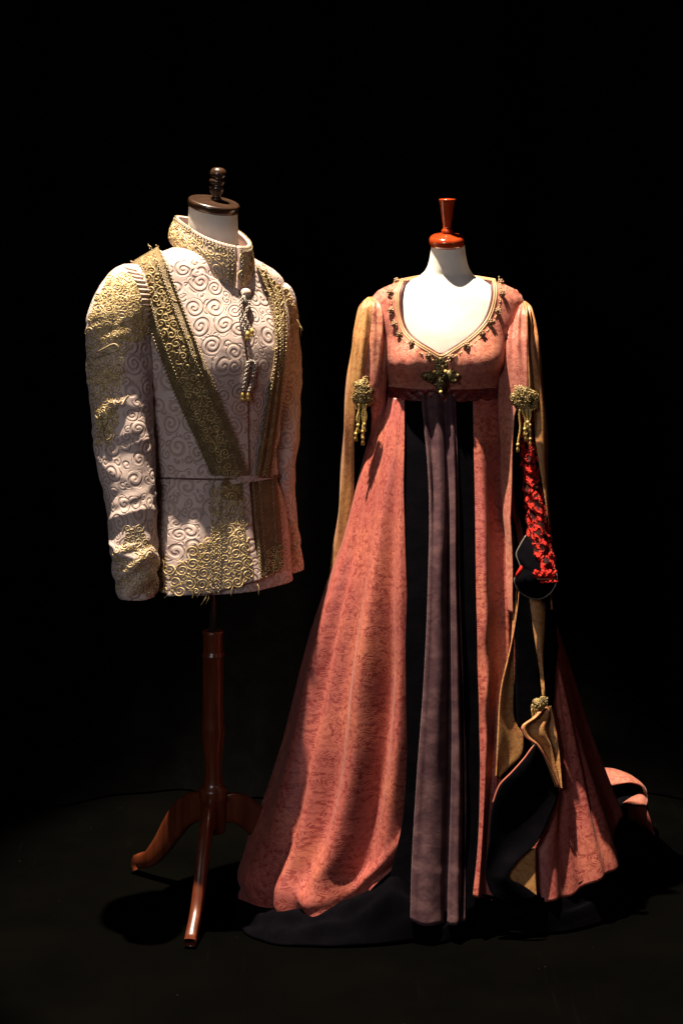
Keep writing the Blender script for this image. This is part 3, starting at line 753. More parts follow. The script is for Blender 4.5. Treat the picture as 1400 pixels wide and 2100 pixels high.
tie([[(494, 604), (489, 625), (487, 648), (491, 668), (498, 684)], [(500, 606), (505, 625), (500, 640), (496, 652), (502, 668), (507, 680)], [(493, 612), (500, 622), (507, 616)]], [(500, 688), (509, 682)])
tie([[(512, 740), (504, 742), (500, 760), (497, 780), (493, 800)], [(514, 742), (516, 756), (512, 770), (511, 786), (503, 800)]], [(490, 806), (501, 806)])
ac = Acc(); p = JT.hit(498, 604, 0.012); ac.blob(p, (0.013, 0, 0), (0, 0.009, 0), (0, 0, 0.011), 10, 7); ac.make('knot', MT['cloth_plain'], jk)
# loose threads
ac = Acc(); rg = random.Random(6)
for (x, y, dx, dy, b) in ((312, 517, -6, -10, JT), (276, 548, -8, -9, LS), (606, 668, 12, 10, RS), (606, 655, 9, 34, RS), (522, 1192, 6, 26, JP), (560, 1172, 4, 20, JP), (426, 1212, -14, 26, JP), (428, 1214, -6, 22, JP)):
    p = b.hit(x, y, 0.004); q = p + np.array([dx, -6, -dy]) * 0.00118; m = (p + q) / 2 + np.array([0.004, -0.004, 0.003])
    ac.tube(curve([p, m, q], 8), 0.0005 if dy < 26 or b is RS else 0.0014, 4)
ac.make('loose_threads', MT['cord'], jk, stuff=True)

# ================================================================== form inside the gown
GX, GY = (912 - CX) * 4.1 / F, 4.1
def gb(L): return [(CH - (py - HY) * 4.1 / F, ((xl + xr) / 2 - CX) * 4.1 / F, 4.1 + yo, (xr - xl) / 2 * 4.1 / F, bf, bb, n) for py, xl, xr, yo, bf, bb, n in L]
def bust(phi, z):
    d = 0
    for pc in (-PI / 2 - 0.62, -PI / 2 + 0.62):
        d = d + 0.040 * np.exp(-((phi - pc) / 0.44) ** 2 - np.where(z > 1.292, ((z - 1.292) / 0.062) ** 2, ((z - 1.292) / 0.036) ** 2))
    return d
t_rows = gb([(497, 881, 953, -.022, .044, .044, 2), (537, 875, 960, -.012, .048, .047, 2), (553, 869, 966, -.006, .052, .05, 2), (566, 856, 977, 0, .056, .055, 2.1), (576, 836, 998, 0, .060, .06, 2.2), (588, 806, 1030, 0, .065, .068, 2.3),
             (602, 778, 1056, 0, .071, .076, 2.3), (620, 766, 1068, 0, .078, .084, 2.3), (650, 766, 1066, 0, .089, .09, 2.3), (690, 780, 1050, 0, .102, .094, 2.3), (730, 788, 1036, 0, .108, .092, 2.2), (770, 796, 1024, 0, .100, .09, 2.2),
             (800, 798, 1019, 0, .094, .088, 2.2), (840, 797, 1021, 0, .096, .09, 2.2)])
GT = Body(t_rows, (0, 0), 0, bust)
gf = thing('gown_form', 'white linen bust form with red lacquered wooden cap and knob, inside the long gown', 'dress form')
GT.loft('torso', MT['linen'], gf, 140, 120, off=-0.004, cap=True)
gcn = np.array([0.0, -math.sin(math.radians(13)), math.cos(math.radians(13))]); gc = P3(916, 499, 4.076)
V, Fc = lathe([(0.0, -0.006), (0.0420, -0.006), (0.0435, 0.0), (0.0442, 0.006), (0.0440, 0.011), (0.041, 0.0165), (0.036, 0.0195), (0.0345, 0.0190), (0.030, 0.021), (0.020, 0.024), (0.012, 0.026), (0.0, 0.027)], gc, gcn, 64)
gcap = mesh_obj('neck_cap', V, Fc, MT['red_wood'], gf)
V, Fc = lathe([(0.010, 0.0), (0.0135, 0.003), (0.0145, 0.007), (0.012, 0.0105), (0.0100, 0.013), (0.0108, 0.02), (0.0150, 0.05), (0.0190, 0.077), (0.0205, 0.083), (0.0205, 0.0845), (0.0198, 0.0855), (0.0, 0.0868)], gc + gcn * 0.0245, (0.0, -0.10, 1.0), 44)
mesh_obj('knob', V, Fc, MT['red_wood'], gcap)
V, Fc = lathe([(0.012, 0.02), (0.012, 1.2)], (GX, GY, 0), seg=16); mesh_obj('pole', V, Fc, MT['steel'], gf)
V, Fc = lathe([(0.15, 0.001), (0.15, 0.012), (0.03, 0.03), (0.012, 0.034)], (GX, GY, 0), seg=32); mesh_obj('base', V, Fc, MT['mahogany'], gf)

# ================================================================== the gown
gn = thing('gown', 'long coral brocade gown with jewelled neckline, hanging sleeves, plum front and dark velvet hem', 'dress')
# ---- bodice: two fronts cut to the heart-shaped neckline, and the back
nl = [(829, 583), (822, 602), (821, 630), (825, 656), (836, 682), (855, 702), (880, 718), (900, 728)]
nr = [(1006, 582), (1009, 602), (1005, 628), (994, 656), (976, 680), (952, 701), (925, 718), (900, 728)]
ol = [(806, 587), (772, 605), (764, 640), (772, 690), (786, 735), (794, 765), (800, 796), (850, 800), (900, 800)]
orr = [(1030, 587), (1060, 603), (1070, 630), (1062, 690), (1044, 735), (1030, 765), (1020, 796), (960, 800), (900, 800)]
def gather(u, v): return 0.0022 * sstep(v, 0.45, 0.8) * np.sin(v * 46 + u * 6) * np.clip(u, 0, 1) * (1 - sstep(u, 0.75, 1.0))
bd = patch('bodice_front', GT, nl, ol, MT['brocade_top'], gn, 44, 120, 0.0055, disp=lambda u, v: gather(1 - u, v), solid=0.002)
bd2 = patch('bodice_front', GT, orr, nr, MT['brocade_top'], gn, 44, 120, 0.0055, disp=lambda u, v: gather(u, v), solid=0.002)
GT.loft('bodice_back', MT['brocade_top'], gn, 100, 60, z0=1.195, z1=1.476, off=0.0045, phi0=-0.25, phi1=PI + 0.25)
# neckline piping: dark inner cord, gold double cord, bead line
full = nl + nr[::-1][1:]
back_l, back_r = GT.hit(829, 583, 0.006), GT.hit(1006, 582, 0.006)
def on_neck(d, off):
    Q = curve(full, 120); c = np.array([905, 640.0]); v = Q - c; v = v / np.linalg.norm(v, axis=1, keepdims=True); Q = Q + v * d
    P = GT.hit(Q[:, 0], Q[:, 1], off)
    bk = [P[-1] * (1 - t) + P[0] * t + np.array([0, 0.10 * math.sin(PI * t), 0.012 * math.sin(PI * t)]) for t in np.linspace(0, 1, 24)[1:-1]]
    return np.vstack([P, bk, P[:1]])
for nm, d, off, r, m in (('inner_piping', -1.5, 0.004, 0.0030, 'piping'), ('gold_piping', 2.5, 0.0075, 0.0022, 'piping_tan'), ('gold_piping', 6.5, 0.0075, 0.0022, 'piping_tan')):
    ac = Acc(); ac.tube(on_neck(d, off), r, 8); ac.make(nm, MT[m], gn)
P = on_neck(16, 0.008); ac = Acc()
for k in range(0, 120, 1):
    if k % 3: ac.ball(P[k], 0.0021, 6, 4)
ac.make('bead_line', MT['cord'], gn, stuff=True)
# rosettes
def rosette():
    ac = Acc()
    for k in range(6):
        a = 2 * PI * k / 6; c = np.array([0.0062 * math.cos(a), -0.003, 0.0062 * math.sin(a)])
        ac.blob(c, (0.0042, 0, 0), (0, 0.0036, 0), (0, 0, 0.0042), 7, 5)
    ac.ball((0, -0.0065, 0), 0.0045, 8, 6); ac.blob((0.0015, -0.004, -0.0115), (0.0026, 0, 0), (0, 0.0026, 0), (0, 0, 0.0048), 7, 5)
    return ac
ro = None
for (x, y) in ((816, 584), (803, 604), (805, 638), (812, 666), (823, 688), (845, 708), (875, 731), (924, 733), (956, 711), (986, 688), (1002, 663), (1018, 639), (1026, 606), (1023, 586)):
    p = GT.hit(x, y, 0.010)
    if ro is None: ro = rosette().make('rosette', MT['old_bead'], gn); o = ro
    else: o = ro.copy(); C.objects.link(o)
    o.scale = (.85, .85, .85); o.location = p; o.rotation_euler = (RNG.uniform(-.35, .2), RNG.uniform(-.5, .5), RNG.uniform(-.3, .3))
# brooch: four lobed arms with scrolls and pearls
bc = GT.hit(899, 764, 0.016); ac = Acc()
for (ax, az, ln, wd) in ((0, 1, 0.040, 0.015), (0, -1, 0.032, 0.014), (1, 0.02, 0.041, 0.0145), (-1, 0.02, 0.041, 0.0145)):
    for k, f in enumerate((0.25, 0.55, 0.82, 1.0)):
        s = wd * (1.0, 1.05, 0.8, 0.45)[k]; ac.blob(bc + np.array([ax * ln * f, -0.002, az * ln * f]), (s, 0, 0), (0, 0.006, 0), (0, 0, s), 10, 6)
    for sg in (-1, 1):
        ac.blob(bc + np.array([ax * ln * .62 + az * sg * wd * .8, -.001, az * ln * .62 + ax * sg * wd * .8]), (0.006, 0, 0), (0, .005, 0), (0, 0, 0.006), 8, 5)
br_ = ac.make('brooch', MT['bronze'], gn)
ac = Acc(); rg = random.Random(44)
for k in range(46):
    a = rg.choice((0, 1, 2, 3)) * PI / 2 + rg.uniform(-.35, .35); d = rg.uniform(0.004, 0.038); c = bc + np.array([d * math.cos(a), -0.0075, d * math.sin(a)])
    t = np.linspace(0, 1, 9); rr = 0.0052 * (1 - .8 * t); aa = rg.uniform(0, 6.28) + 8 * t
    ac.tube(np.stack([c[0] + rr * np.cos(aa), c[1] - 0.002 * t, c[2] + rr * np.sin(aa)], -1), 0.0010, 4)
ac.make('filigree', MT['bronze'], br_)
for dx, dz in ((-0.016, 0.012), (0.012, 0.012), (0.0, -0.037)):
    e = Acc(); e.ball(bc + np.array([dx, -0.010, dz]), 0.0045, 10, 7); e.make('pearl', MT['pearl'], br_)
# waistband
patch('waistband', GT, [(798, 792), (910, 796), (1021, 792)], [(796, 818), (910, 824), (1024, 819)], MT['brocade_red'], gn, 20, 110, 0.0085, solid=0.004,
      disp=lambda u, v: 0.0016 * np.sin(v * 60) * np.sin(u * 9))

# ---- skirt
sk_rows = rows_px([(812, 798, 1021, 4.10, .098, .09, 2.2), (900, 768, 1034, 4.10, .124, .12, 2.2), (1000, 738, 1052, 4.10, .150, .16, 2.15), (1100, 710, 1075, 4.095, .172, .20, 2.1), (1200, 676, 1102, 4.09, .192, .24, 2.1),
                   (1300, 645, 1130, 4.085, .207, .28, 2.1), (1400, 618, 1160, 4.08, .220, .31, 2.1), (1500, 592, 1190, 4.07, .230, .33, 2.1), (1600, 563, 1226, 4.055, .233, .35, 2.1), (1680, 536, 1258, 4.035, .232, .37, 2.1),
                   (1740, 513, 1278, 4.015, .228, .38, 2.1), (1790, 501, 1285, 3.995, .222, .39, 2.1), (1830, 494, 1285, 3.975, .214, .40, 2.1), (1851, 493, 1285, 3.965, .208, .40, 2.1)])
def backfold(phi, z):                                  # deep folds round the back and the far side
    wgt = sstep(np.abs(np.angle(np.exp(1j * (phi + PI / 2)))), 0.75, 1.3) * sstep(1.2 - z, 0, 0.7)
    return wgt * 0.016 * np.sin(phi * 13 + 0.8 * np.sin(phi * 3) + 1.2 * z)
SK = Body(sk_rows, (0, 0), 0, backfold)
SK.loft('skirt_back', MT['brocade'], gn, 200, 120, uscale=0.3, off=-0.012, z0=0.05, phi0=0.12, phi1=PI + 0.2)
SK.loft('underskirt', MT['black'], gn, 120, 90, z0=0.02, uscale=0.3, off=-0.058, phi0=-PI - 0.1, phi1=0.1)
G = lambda u, c, s: np.exp(-((u - c) / s) ** 2)
def left_fold(u, v):
    A = 0.003 + 0.066 * sstep(v, 0.0, 0.62)
    uu = np.clip(u + 0.016 * np.sin(6 * v + 3 * u) + .012 * np.sin(11 * v + 5 * u), -.3, 1.0)
    kx = np.array([-.3, -.12, 0, .12, .19, .32, .41, .62, .755, .92, 1.0])
    kt = np.array([.2, -.3, -.1, .14, -.24, .06, -.10, .42, -.46, .10, -.15]); kb = np.array([.2, -.3, -.1, .20, -.34, .26, -.26, .50, -.64, .08, -.35])
    wv_ = sstep(v, .2, .6)
    def saw(q):
        q = np.clip(q, -.3, 1.0); kk = np.clip(np.searchsorted(kx, q) - 1, 0, len(kx) - 2)
        t = (q - kx[kk]) / (kx[kk + 1] - kx[kk]); t = t * t * (3 - 2 * t)
        return (kt[kk] * (1 - t) + kt[kk + 1] * t) * (1 - wv_) + (kb[kk] * (1 - t) + kb[kk + 1] * t) * wv_
    d = A * sum(wt * saw(uu + e_) for e_, wt in ((-.05, .15), (-.025, .2), (0, .3), (.025, .2), (.05, .15)))
    d = d - 0.010 * sstep(u, .90, 1.0) * sstep(v, .45, .85)
    d = d + 0.0030 * (1 - sstep(v, .03, .30)) * np.sin(u * 26 + 1) + 0.0022 * np.sin(u * 9 + v * 16) * sstep(v, .2, .5)
    d = d + 0.016 * G(v, .955 - .02 * np.sin(u * 7), .022) * (0.4 + 0.6 * np.sin(u * 10 + .5) ** 2) - 0.010 * G(v, .985, .012)
    return d
lc0 = yx([(818, 793), (900, 765), (1000, 735), (1100, 707), (1200, 672), (1300, 641), (1400, 614), (1500, 588), (1600, 559), (1680, 532), (1740, 509), (1790, 497), (1830, 490), (1856, 491)])
lc1 = yx([(818, 838), (900, 836), (1000, 832), (1100, 833), (1200, 835), (1300, 837), (1400, 839), (1500, 840), (1600, 839), (1680, 834), (1740, 826), (1780, 815), (1800, 806)])
def edge_phi(body, line):                              # photo edge line -> angle round the body as a function of height
    Q = curve(line, 160); P = body.hit(Q[:, 0], Q[:, 1]); p = body.par(P[:, 2]); ph = np.arctan2(P[:, 1] - p[:, 1], P[:, 0] - p[:, 0])
    k = np.argsort(P[:, 2]); return lambda z: np.interp(z, P[k, 2], ph[k])
def wrap_panel(name, body, line, side, ztop, zhem, fold, mat, nu=150, nv=220, off=0.012, solid=0.003, uback=0.35):
    # from a front edge round the silhouette and on towards the back
    u = np.linspace(-uback, 1, nu); v = np.linspace(0, 1, nv); U, Vv = np.meshgrid(u, v); Uc = np.clip(U, 0, 1)
    z = ztop + (zhem(Uc) - ztop) * Vv; e = edge_phi(body, line)(z); s0 = -PI if side == 'L' else 0.0
    ph = s0 + (e - s0) * U
    p = body.par(z); x = np.cos(ph) * body.rad(ph, z)[0]; xe = np.cos(e) * body.rad(e, z)[0]; a = -p[..., 2] if side == 'L' else p[..., 2]
    up = np.where(U < 0, U * 0.6, np.clip((x - a) / (xe - a), 0, 1.2))
    P = body.pts(ph, z, off + fold(up, Vv)); P[..., 2] = np.maximum(P[..., 2], 0.004)
    UV = np.stack([U * 0.42, z], -1)
    Fc = grid_faces(nu, nv)
    return mesh_obj(name, P.reshape(-1, 3), Fc if side == 'R' else [f[::-1] for f in Fc], mat, gn, uv=UV.reshape(-1, 2), solid=solid, off=0.0)
sk_l = wrap_panel('skirt_panel', SK, lc1 + [(800, 1830), (798, 1850)], 'L', 1.205, lambda u: 0.006 + 0.155 * np.clip(u, 0, 1) ** 3.2, left_fold, MT['brocade'])
patch('velvet_border', SK, yx([(818, 834), (1000, 828), (1200, 830), (1400, 832), (1600, 832), (1700, 822), (1800, 800), (1880, 800)]), yx([(818, 872), (1000, 886), (1200, 884), (1400, 876), (1600, 862), (1800, 850), (1880, 850)]), MT['black'], gn, 12, 90, 0.004)
def plum_fold(u, v):
    k = sstep(v, 0, .35)
    d = 0.012 * G(u, .42 - .10 * k, .13 + .12 * k) + (0.012 * (1 - k) + .004) * G(u, .06, .07) + (0.011 - .003 * k) * G(u, .84, .10) - 0.008 * G(u, .66, .07) - 0.006 * k * G(u, .95, .05) + .004 * k * G(u, .72, .03)
    return d * (0.8 + 1.3 * k) + 0.002 * sstep(v, .898, .904) + 0.0015 * np.sin(v * 21 + u * 5) * k
patch('front_panel', SK, yx([(820, 866), (1000, 879), (1200, 877), (1400, 868), (1600, 854), (1800, 843), (1884, 841)]), yx([(820, 933), (1000, 938), (1200, 940), (1400, 947), (1600, 953), (1800, 952), (1886, 951)]), MT['plum'], gn, 60, 160, 0.010, disp=plum_fold,
      solid=0.003, warp=lambda u, v: (0 * u, 12 * v ** 20 * np.sin(u * PI) + 3 * v ** 20 * np.sin(u * 9)))
patch('velvet_border', SK, yx([(818, 926), (1200, 932), (1600, 946), (1800, 946), (1880, 946)]), yx([(818, 972), (1000, 974), (1200, 976), (1400, 981), (1600, 986), (1750, 982), (1866, 972)]), MT['black'], gn, 12, 90, 0.005)
def right_fold(u, v):
    return sstep(v, 0, .3) * (0.016 * G(u, .16, .13) - 0.020 * sstep(u, .25, .6) + 0.006 * G(u, .78, .09)) + 0.0035 * np.sin(v * 44 + 6 * u) * G(u, .2, .25) * sstep(v, .35, .5) * (1 - sstep(v, .62, .75))
patch('skirt_panel', SK, yx([(818, 967), (1000, 969), (1200, 972), (1400, 977), (1600, 981), (1750, 976), (1836, 967)]), yx([(818, 1024), (1000, 1054), (1200, 1062), (1400, 1060), (1600, 1030), (1750, 1012), (1850, 1020)]), MT['brocade'], gn, 50, 180, 0.009, disp=right_fold, uvo=(.3, .1))
def side_fold(u, v):
    return 0.011 * sstep(v, 0.05, .6) * (np.sin(u * 15 + 2 * v) * .6 + .5 * np.sin(u * 27 - 3 * v)) * (.6 + .4 * np.clip(u, 0, 1))
sd_l = yx([(1200, 1076), (1300, 1098), (1400, 1108), (1500, 1112), (1600, 1112), (1680, 1100), (1750, 1090), (1842, 1095)])
sd_r = yx([(1200, 1108), (1300, 1136), (1400, 1166), (1500, 1196), (1580, 1230), (1640, 1262), (1672, 1272), (1700, 1258), (1740, 1243), (1780, 1238)])
wrap_panel('skirt_panel', SK, sd_l, 'R', 1.0, lambda u: 0.070 + 0.03 * np.sin(u * 16) * u * (1 - u) + 0.11 * (1 - u) ** 2, side_fold, MT['brocade'], 120, 170, 0.006)
# pieces of the far hanging sleeve lying over the skirt
patch('sleeve_facing', SK, yx([(1160, 1052), (1300, 1042), (1350, 1032), (1400, 1021), (1500, 1014), (1592, 1012)]), yx([(1160, 1058), (1300, 1050), (1400, 1051), (1480, 1054), (1510, 1070), (1545, 1068), (1575, 1040), (1596, 1018)]), MT['brocade_tan'], gn, 20, 80, 0.010, disp=lambda u, v: 0.010 * (1 - u) - 0.006 * u + 0.003 * np.sin(u * 6 + 2 * v))
patch('sleeve_lining', SK, yx([(1150, 1048), (1300, 1048), (1400, 1049), (1490, 1054)]), yx([(1150, 1072), (1300, 1086), (1400, 1094), (1450, 1092), (1486, 1060)]), MT['black'], gn, 14, 60, 0.020)
patch('sleeve_facing', SK, yx([(1160, 1064), (1300, 1080), (1380, 1090), (1430, 1094)]), yx([(1160, 1096), (1300, 1104), (1380, 1101), (1430, 1097)]), MT['brocade_tan'], gn, 16, 60, 0.026, disp=lambda u, v: 0.008 * np.sin(u * 3.1))
patch('sleeve_lining', SK, yx([(1160, 1086), (1300, 1101), (1400, 1098), (1470, 1098)]), yx([(1160, 1104), (1230, 1120), (1300, 1128), (1400, 1128), (1470, 1124)]), MT['black'], gn, 12, 60, 0.020)
patch('sleeve_tail', SK, yx([(1448, 1092), (1470, 1076), (1490, 1055), (1502, 1058), (1525, 1082), (1565, 1102), (1612, 1122)]), yx([(1448, 1112), (1470, 1117), (1500, 1122), (1560, 1128), (1616, 1131)]), MT['brocade_tan'], gn, 26, 70, 0.030, disp=lambda u, v: 0.007 * np.sin(u * 13 + v * 2))
patch('sleeve_lining', SK, yx([(1524, 1078), (1555, 1060), (1582, 1038), (1604, 1017), (1640, 1003), (1720, 997), (1800, 993), (1832, 1006), (1850, 1040)]),
      yx([(1526, 1086), (1570, 1106), (1620, 1128), (1670, 1114), (1720, 1092), (1770, 1044), (1792, 1032), (1812, 1062), (1834, 1092)]), MT['black'], gn, 26, 90, 0.034, disp=lambda u, v: 0.008 * np.sin(u * 4 + v * 5))
patch('sleeve_facing', SK, yx([(1738, 1082), (1786, 1032), (1834, 1088)]), yx([(1738, 1088), (1786, 1090), (1836, 1092)]), MT['brocade_tan'], gn, 16, 30, 0.028)
ac = Acc()
for ln in ([(1082, 1522), (1060, 1553), (1036, 1582), (1016, 1604), (1002, 1642)], [(1055, 1490), (1058, 1502), (1082, 1525), (1104, 1566), (1124, 1612)]):
    Q = curve(ln, 40); ac.tube(SK.hit(Q[:, 0], Q[:, 1], 0.036), 0.0022, 6)
ac.make('edge_piping', MT['brocade_rust'], gn)
# ---- velvet hem spread on the floor
def hem(A, B, n, seed):
    Q = curve(A, n); PA = SK.hit(Q[:, 0], Q[:, 1], 0.002); PA[:, 2] = np.maximum(PA[:, 2], 0.006)
    Q = curve(B, n); PB = np.array([onfloor(x, y, 0.004) for x, y in Q])
    def bl_(u, v):
        z = 0.020 * np.sin(PI * np.clip(u, 0, 1)) * (0.7 + .5 * np.sin(v * 17 + seed) * np.sin(v * 7 + u * 5 + seed)) + 0.004 * np.sin(u * 14 + v * 9) * np.sin(PI * u)
        return np.stack([0 * u, 0 * u, z], -1)
    return ruled3('hem_border', PA, PB, MT['black'], gn, 26, bl_, 0.004)
hem([(491, 1846), (520, 1856), (600, 1864), (700, 1848), (780, 1812), (812, 1792), (850, 1820)], [(487, 1886), (500, 1910), (545, 1931), (640, 1940), (740, 1940), (800, 1936), (848, 1930)], 90, 0.5)
hem([(838, 1852), (900, 1870), (962, 1850)], [(842, 1930), (900, 1934), (930, 1926), (985, 1900)], 40, 2.0)
hem([(956, 1830), (1010, 1840), (1090, 1832), (1150, 1828), (1200, 1802), (1236, 1776), (1242, 1742), (1256, 1702), (1268, 1674)],
    [(972, 1904), (1050, 1909), (1130, 1914), (1200, 1903), (1262, 1880), (1338, 1804), (1384, 1790), (1386, 1748), (1340, 1722)], 90, 3.1)
# ---- train curling up at the far right
def c3(pts, n): return curve([P3(*p) for p in pts], n)
def bulge(a): return lambda u, v: np.stack([0 * u, -a * np.sin(PI * u), 0.4 * a * np.sin(PI * u)], -1)
ruled3('train', c3([(1200, 1545, 4.40), (1228, 1572, 4.46), (1262, 1577, 4.48), (1296, 1591, 4.48), (1322, 1614, 4.46), (1328, 1634, 4.43)], 40), c3([(1226, 1608, 4.33), (1244, 1612, 4.35), (1268, 1607, 4.37), (1296, 1604, 4.38), (1316, 1612, 4.39), (1324, 1642, 4.40)], 40), MT['brocade_top'], gn, 14, bulge(.012))
ruled3('train_lining', c3([(1226, 1608, 4.345), (1268, 1606, 4.375), (1296, 1603, 4.385), (1320, 1616, 4.40)], 30), c3([(1232, 1668, 4.30), (1262, 1662, 4.31), (1280, 1648, 4.33), (1316, 1630, 4.40)], 30), MT['black'], gn, 12, bulge(-.03))
ruled3('train', c3([(1276, 1646, 4.335), (1296, 1633, 4.37), (1316, 1628, 4.40), (1327, 1636, 4.42)], 30), c3([(1276, 1650, 4.32), (1290, 1650, 4.31), (1310, 1650, 4.31), (1324, 1652, 4.33)], 30), MT['brocade_top'], gn, 10, bulge(.012))
ruled3('train', c3([(1282, 1650, 4.325), (1300, 1648, 4.32), (1322, 1650, 4.335)], 24), c3([(1290, 1702, 4.34), (1318, 1718, 4.35), (1346, 1734, 4.352)], 24), MT['brocade'], gn, 14, bulge(.015))

PA = SK.pts(np.linspace(-0.10, 1.0, 34), np.full(34, 0.11), -0.015)
ruled3('train_lining', PA, c3([(1296, 1706, 4.355), (1330, 1700, 4.41), (1322, 1640, 4.46), (1296, 1602, 4.49), (1236, 1588, 4.49)], 34), MT['black'], gn, 20,
       lambda u, v: np.stack([0 * u, 0 * u, 0.03 * np.sin(PI * u) * (0.4 + .6 * np.sin(v * 9))], -1))
# ---- hanging sleeves: tubes slit open below the elbow
class Slit:
    def __init__(s, rows, slit, fold=None):
        s.L = rows; s.B = Body(rows_px([(r[0], r[1], r[2], r[3], r[4], r[5], 2.2) for r in rows]), (0, 0), 0, fold)
        Yr = np.interp([q[0] for q in slit], [r[0] for r in rows], [r[3] for r in rows])
        s.sz = [CH - (q[0] - HY) * y / F for q, y in zip(slit, Yr)][::-1]
        s.sl = [(q[1] - CX) * y / F for q, y in zip(slit, Yr)][::-1]; s.sr = [(q[2] - CX) * y / F for q, y in zip(slit, Yr)][::-1]
    def phi_at(s, x, z):
        p = s.B.par(z); a, b, n = p[:, 2], p[:, 3], p[:, 5]; ex = np.clip(x - p[:, 0], -a * .9999, a * .9999)
        ey = -b * (1 - np.abs(ex / a) ** n) ** (1 / n); return np.arctan2(ey, ex)
    def half(s, name, side, mat, parent, nu=60, nv=150, py0=None, py1=None, off=0.0, solid=0.003):
        z = np.linspace(s.B.z0, s.B.z1, nv)
        if side == 'R': p0 = s.phi_at(np.interp(z, s.sz, s.sr), z); p1 = np.full(nv, PI / 2)
        else: p0 = s.phi_at(np.interp(z, s.sz, s.sl), z); p0 = np.where(p0 < 0, p0 + 2 * PI, p0); p1 = np.full(nv, PI / 2)
        t = np.linspace(0, 1, nu); PH = p0[:, None] * (1 - t) + p1[:, None] * t; Z = np.repeat(z[:, None], nu, 1)
        PHn = np.where(PH > PI, PH - 2 * PI, PH); P = s.B.pts(PHn, Z, off)
        UV = np.stack([PH * 0.06, Z], -1)
        return mesh_obj(name, P.reshape(-1, 3), grid_faces(nu, nv) if side == 'R' else [f[::-1] for f in grid_faces(nu, nv)], mat, parent, uv=UV.reshape(-1, 2), solid=solid)
def sl_fold(crease, amp, k):
    def f(phi, z):
        top = sstep(z, 1.22, 1.40) * (1 - sstep(z, 1.42, 1.45))
        return amp * (np.sin(phi * 9 + k) * 0.4 + 1.7 * top * np.sin(phi * 17 + 2 * k + 6 * z)) - 0.010 * np.exp(-((phi - crease) / 0.16) ** 2) * (1 - sstep(z, 1.38, 1.44)) + 0.002 * np.sin(z * 30 + phi * 3)
    return f
LW = Slit([(609, 757, 768, 4.10, .025, .025), (616, 749, 778, 4.095, .04, .04), (634, 740, 790, 4.09, .054, .055), (664, 732, 796, 4.085, .060, .06), (700, 725, 799, 4.08, .062, .06), (780, 712, 796, 4.08, .060, .06), (850, 706, 791, 4.09, .055, .06), (900, 703, 785, 4.10, .05, .06),
           (1000, 698, 775, 4.12, .045, .06), (1100, 687, 765, 4.14, .045, .06), (1180, 676, 755, 4.15, .045, .06), (1260, 652, 745, 4.16, .04, .06), (1400, 618, 735, 4.17, .04, .06), (1600, 572, 720, 4.18, .04, .06)],
          [(609, 764, 764.5), (660, 758, 758.5), (720, 752, 752.5), (790, 742, 742.5), (808, 731, 756), (850, 727, 761), (900, 726, 760), (1000, 725, 760), (1060, 720, 752), (1120, 706, 748), (1200, 686, 740), (1300, 664, 730), (1600, 590, 715)], sl_fold(-PI / 2 - .05, .0032, .5))
o1 = LW.half('sleeve', 'L', MT['brocade_tan'], gn); LW.half('inner_panel', 'R', MT['brocade_top'], o1)
LW.B.loft('lining', MT['black'], o1, 60, 80, z0=LW.B.z0, z1=1.25, off=-0.010, phi0=-0.6, phi1=PI + .6)
RW = Slit([(618, 1064, 1076, 4.10, .025, .025), (626, 1054, 1083, 4.095, .04, .04), (644, 1042, 1088, 4.085, .055, .055), (670, 1033, 1094, 4.08, .062, .06), (700, 1025, 1100, 4.07, .066, .06), (780, 1021, 1112, 4.06, .068, .06), (850, 1021, 1118, 4.05, .068, .06), (950, 1024, 1122, 4.025, .066, .06),
           (1060, 1030, 1125, 4.00, .064, .06), (1150, 1036, 1128, 3.975, .062, .06), (1250, 1040, 1130, 3.955, .060, .06)],
          [(618, 1069, 1069.5), (700, 1074, 1074.5), (800, 1076, 1076.5), (822, 1056, 1088), (850, 1048, 1094), (900, 1046, 1099), (1000, 1043, 1109), (1060, 1042, 1119), (1085, 1043, 1125), (1150, 1044, 1129), (1250, 1047, 1131)], sl_fold(-PI / 2 + .5, .0032, 2.0))
o2 = RW.half('sleeve', 'R', MT['brocade_tan'], gn); RW.half('inner_panel', 'L', MT['brocade_top'], o2)
RW.B.loft('lining', MT['black'], o2, 60, 80, z0=RW.B.z0, z1=1.25, off=-0.010, phi0=-0.5, phi1=PI + .5)
# crushed velvet under-sleeve with its bell cuff
def crumple(phi, z):
    a = np.sin(70 * z + 3 * phi + 2.2 * np.sin(41 * z - 2 * phi)) * np.sin(5 * phi + 33 * z + 1.7 * np.sin(57 * z))
    return 0.0050 * a + 0.0018 * np.sin(110 * z + 5 * phi + 3 * np.sin(60 * z))
US = Body(rows_px([(840, 1062, 1098, 4.05, .03, .03, 2), (905, 1065, 1101, 4.035, .034, .03, 2), (1000, 1074, 1112, 4.005, .036, .03, 2), (1060, 1079, 1120, 3.985, .038, .03, 2), (1100, 1082, 1126, 3.97, .040, .03, 2), (1150, 1084, 1134, 3.95, .042, .03, 2), (1188, 1086, 1140, 3.935, .044, .03, 2)]), (0, 0), 0, crumple)
us = US.loft('under_sleeve', MT['crushed'], o2, 90, 190, uscale=0.05)
Yb = 4.0; oc = [(1078, 1098), (1066, 1118), (1058, 1138), (1063, 1152), (1067, 1164), (1060, 1178), (1054, 1188), (1058, 1204), (1072, 1219), (1090, 1227), (1106, 1228), (1122, 1221), (1135, 1206), (1141, 1190), (1140, 1176), (1134, 1160), (1124, 1140)]
Q = curve(oc, 70); cen = np.array([1098, 1176.0]); V = []; n = len(Q); rings = 9
for j in range(rings):
    f = j / (rings - 1) * 0.999 + 0.001
    for q in Q:
        p = cen + (q - cen) * f; V.append(P3(p[0], p[1], 3.915 - 0.022 * (1 - f ** 2) + 0.045 * max(0, (1190 - p[1]) / 90)))
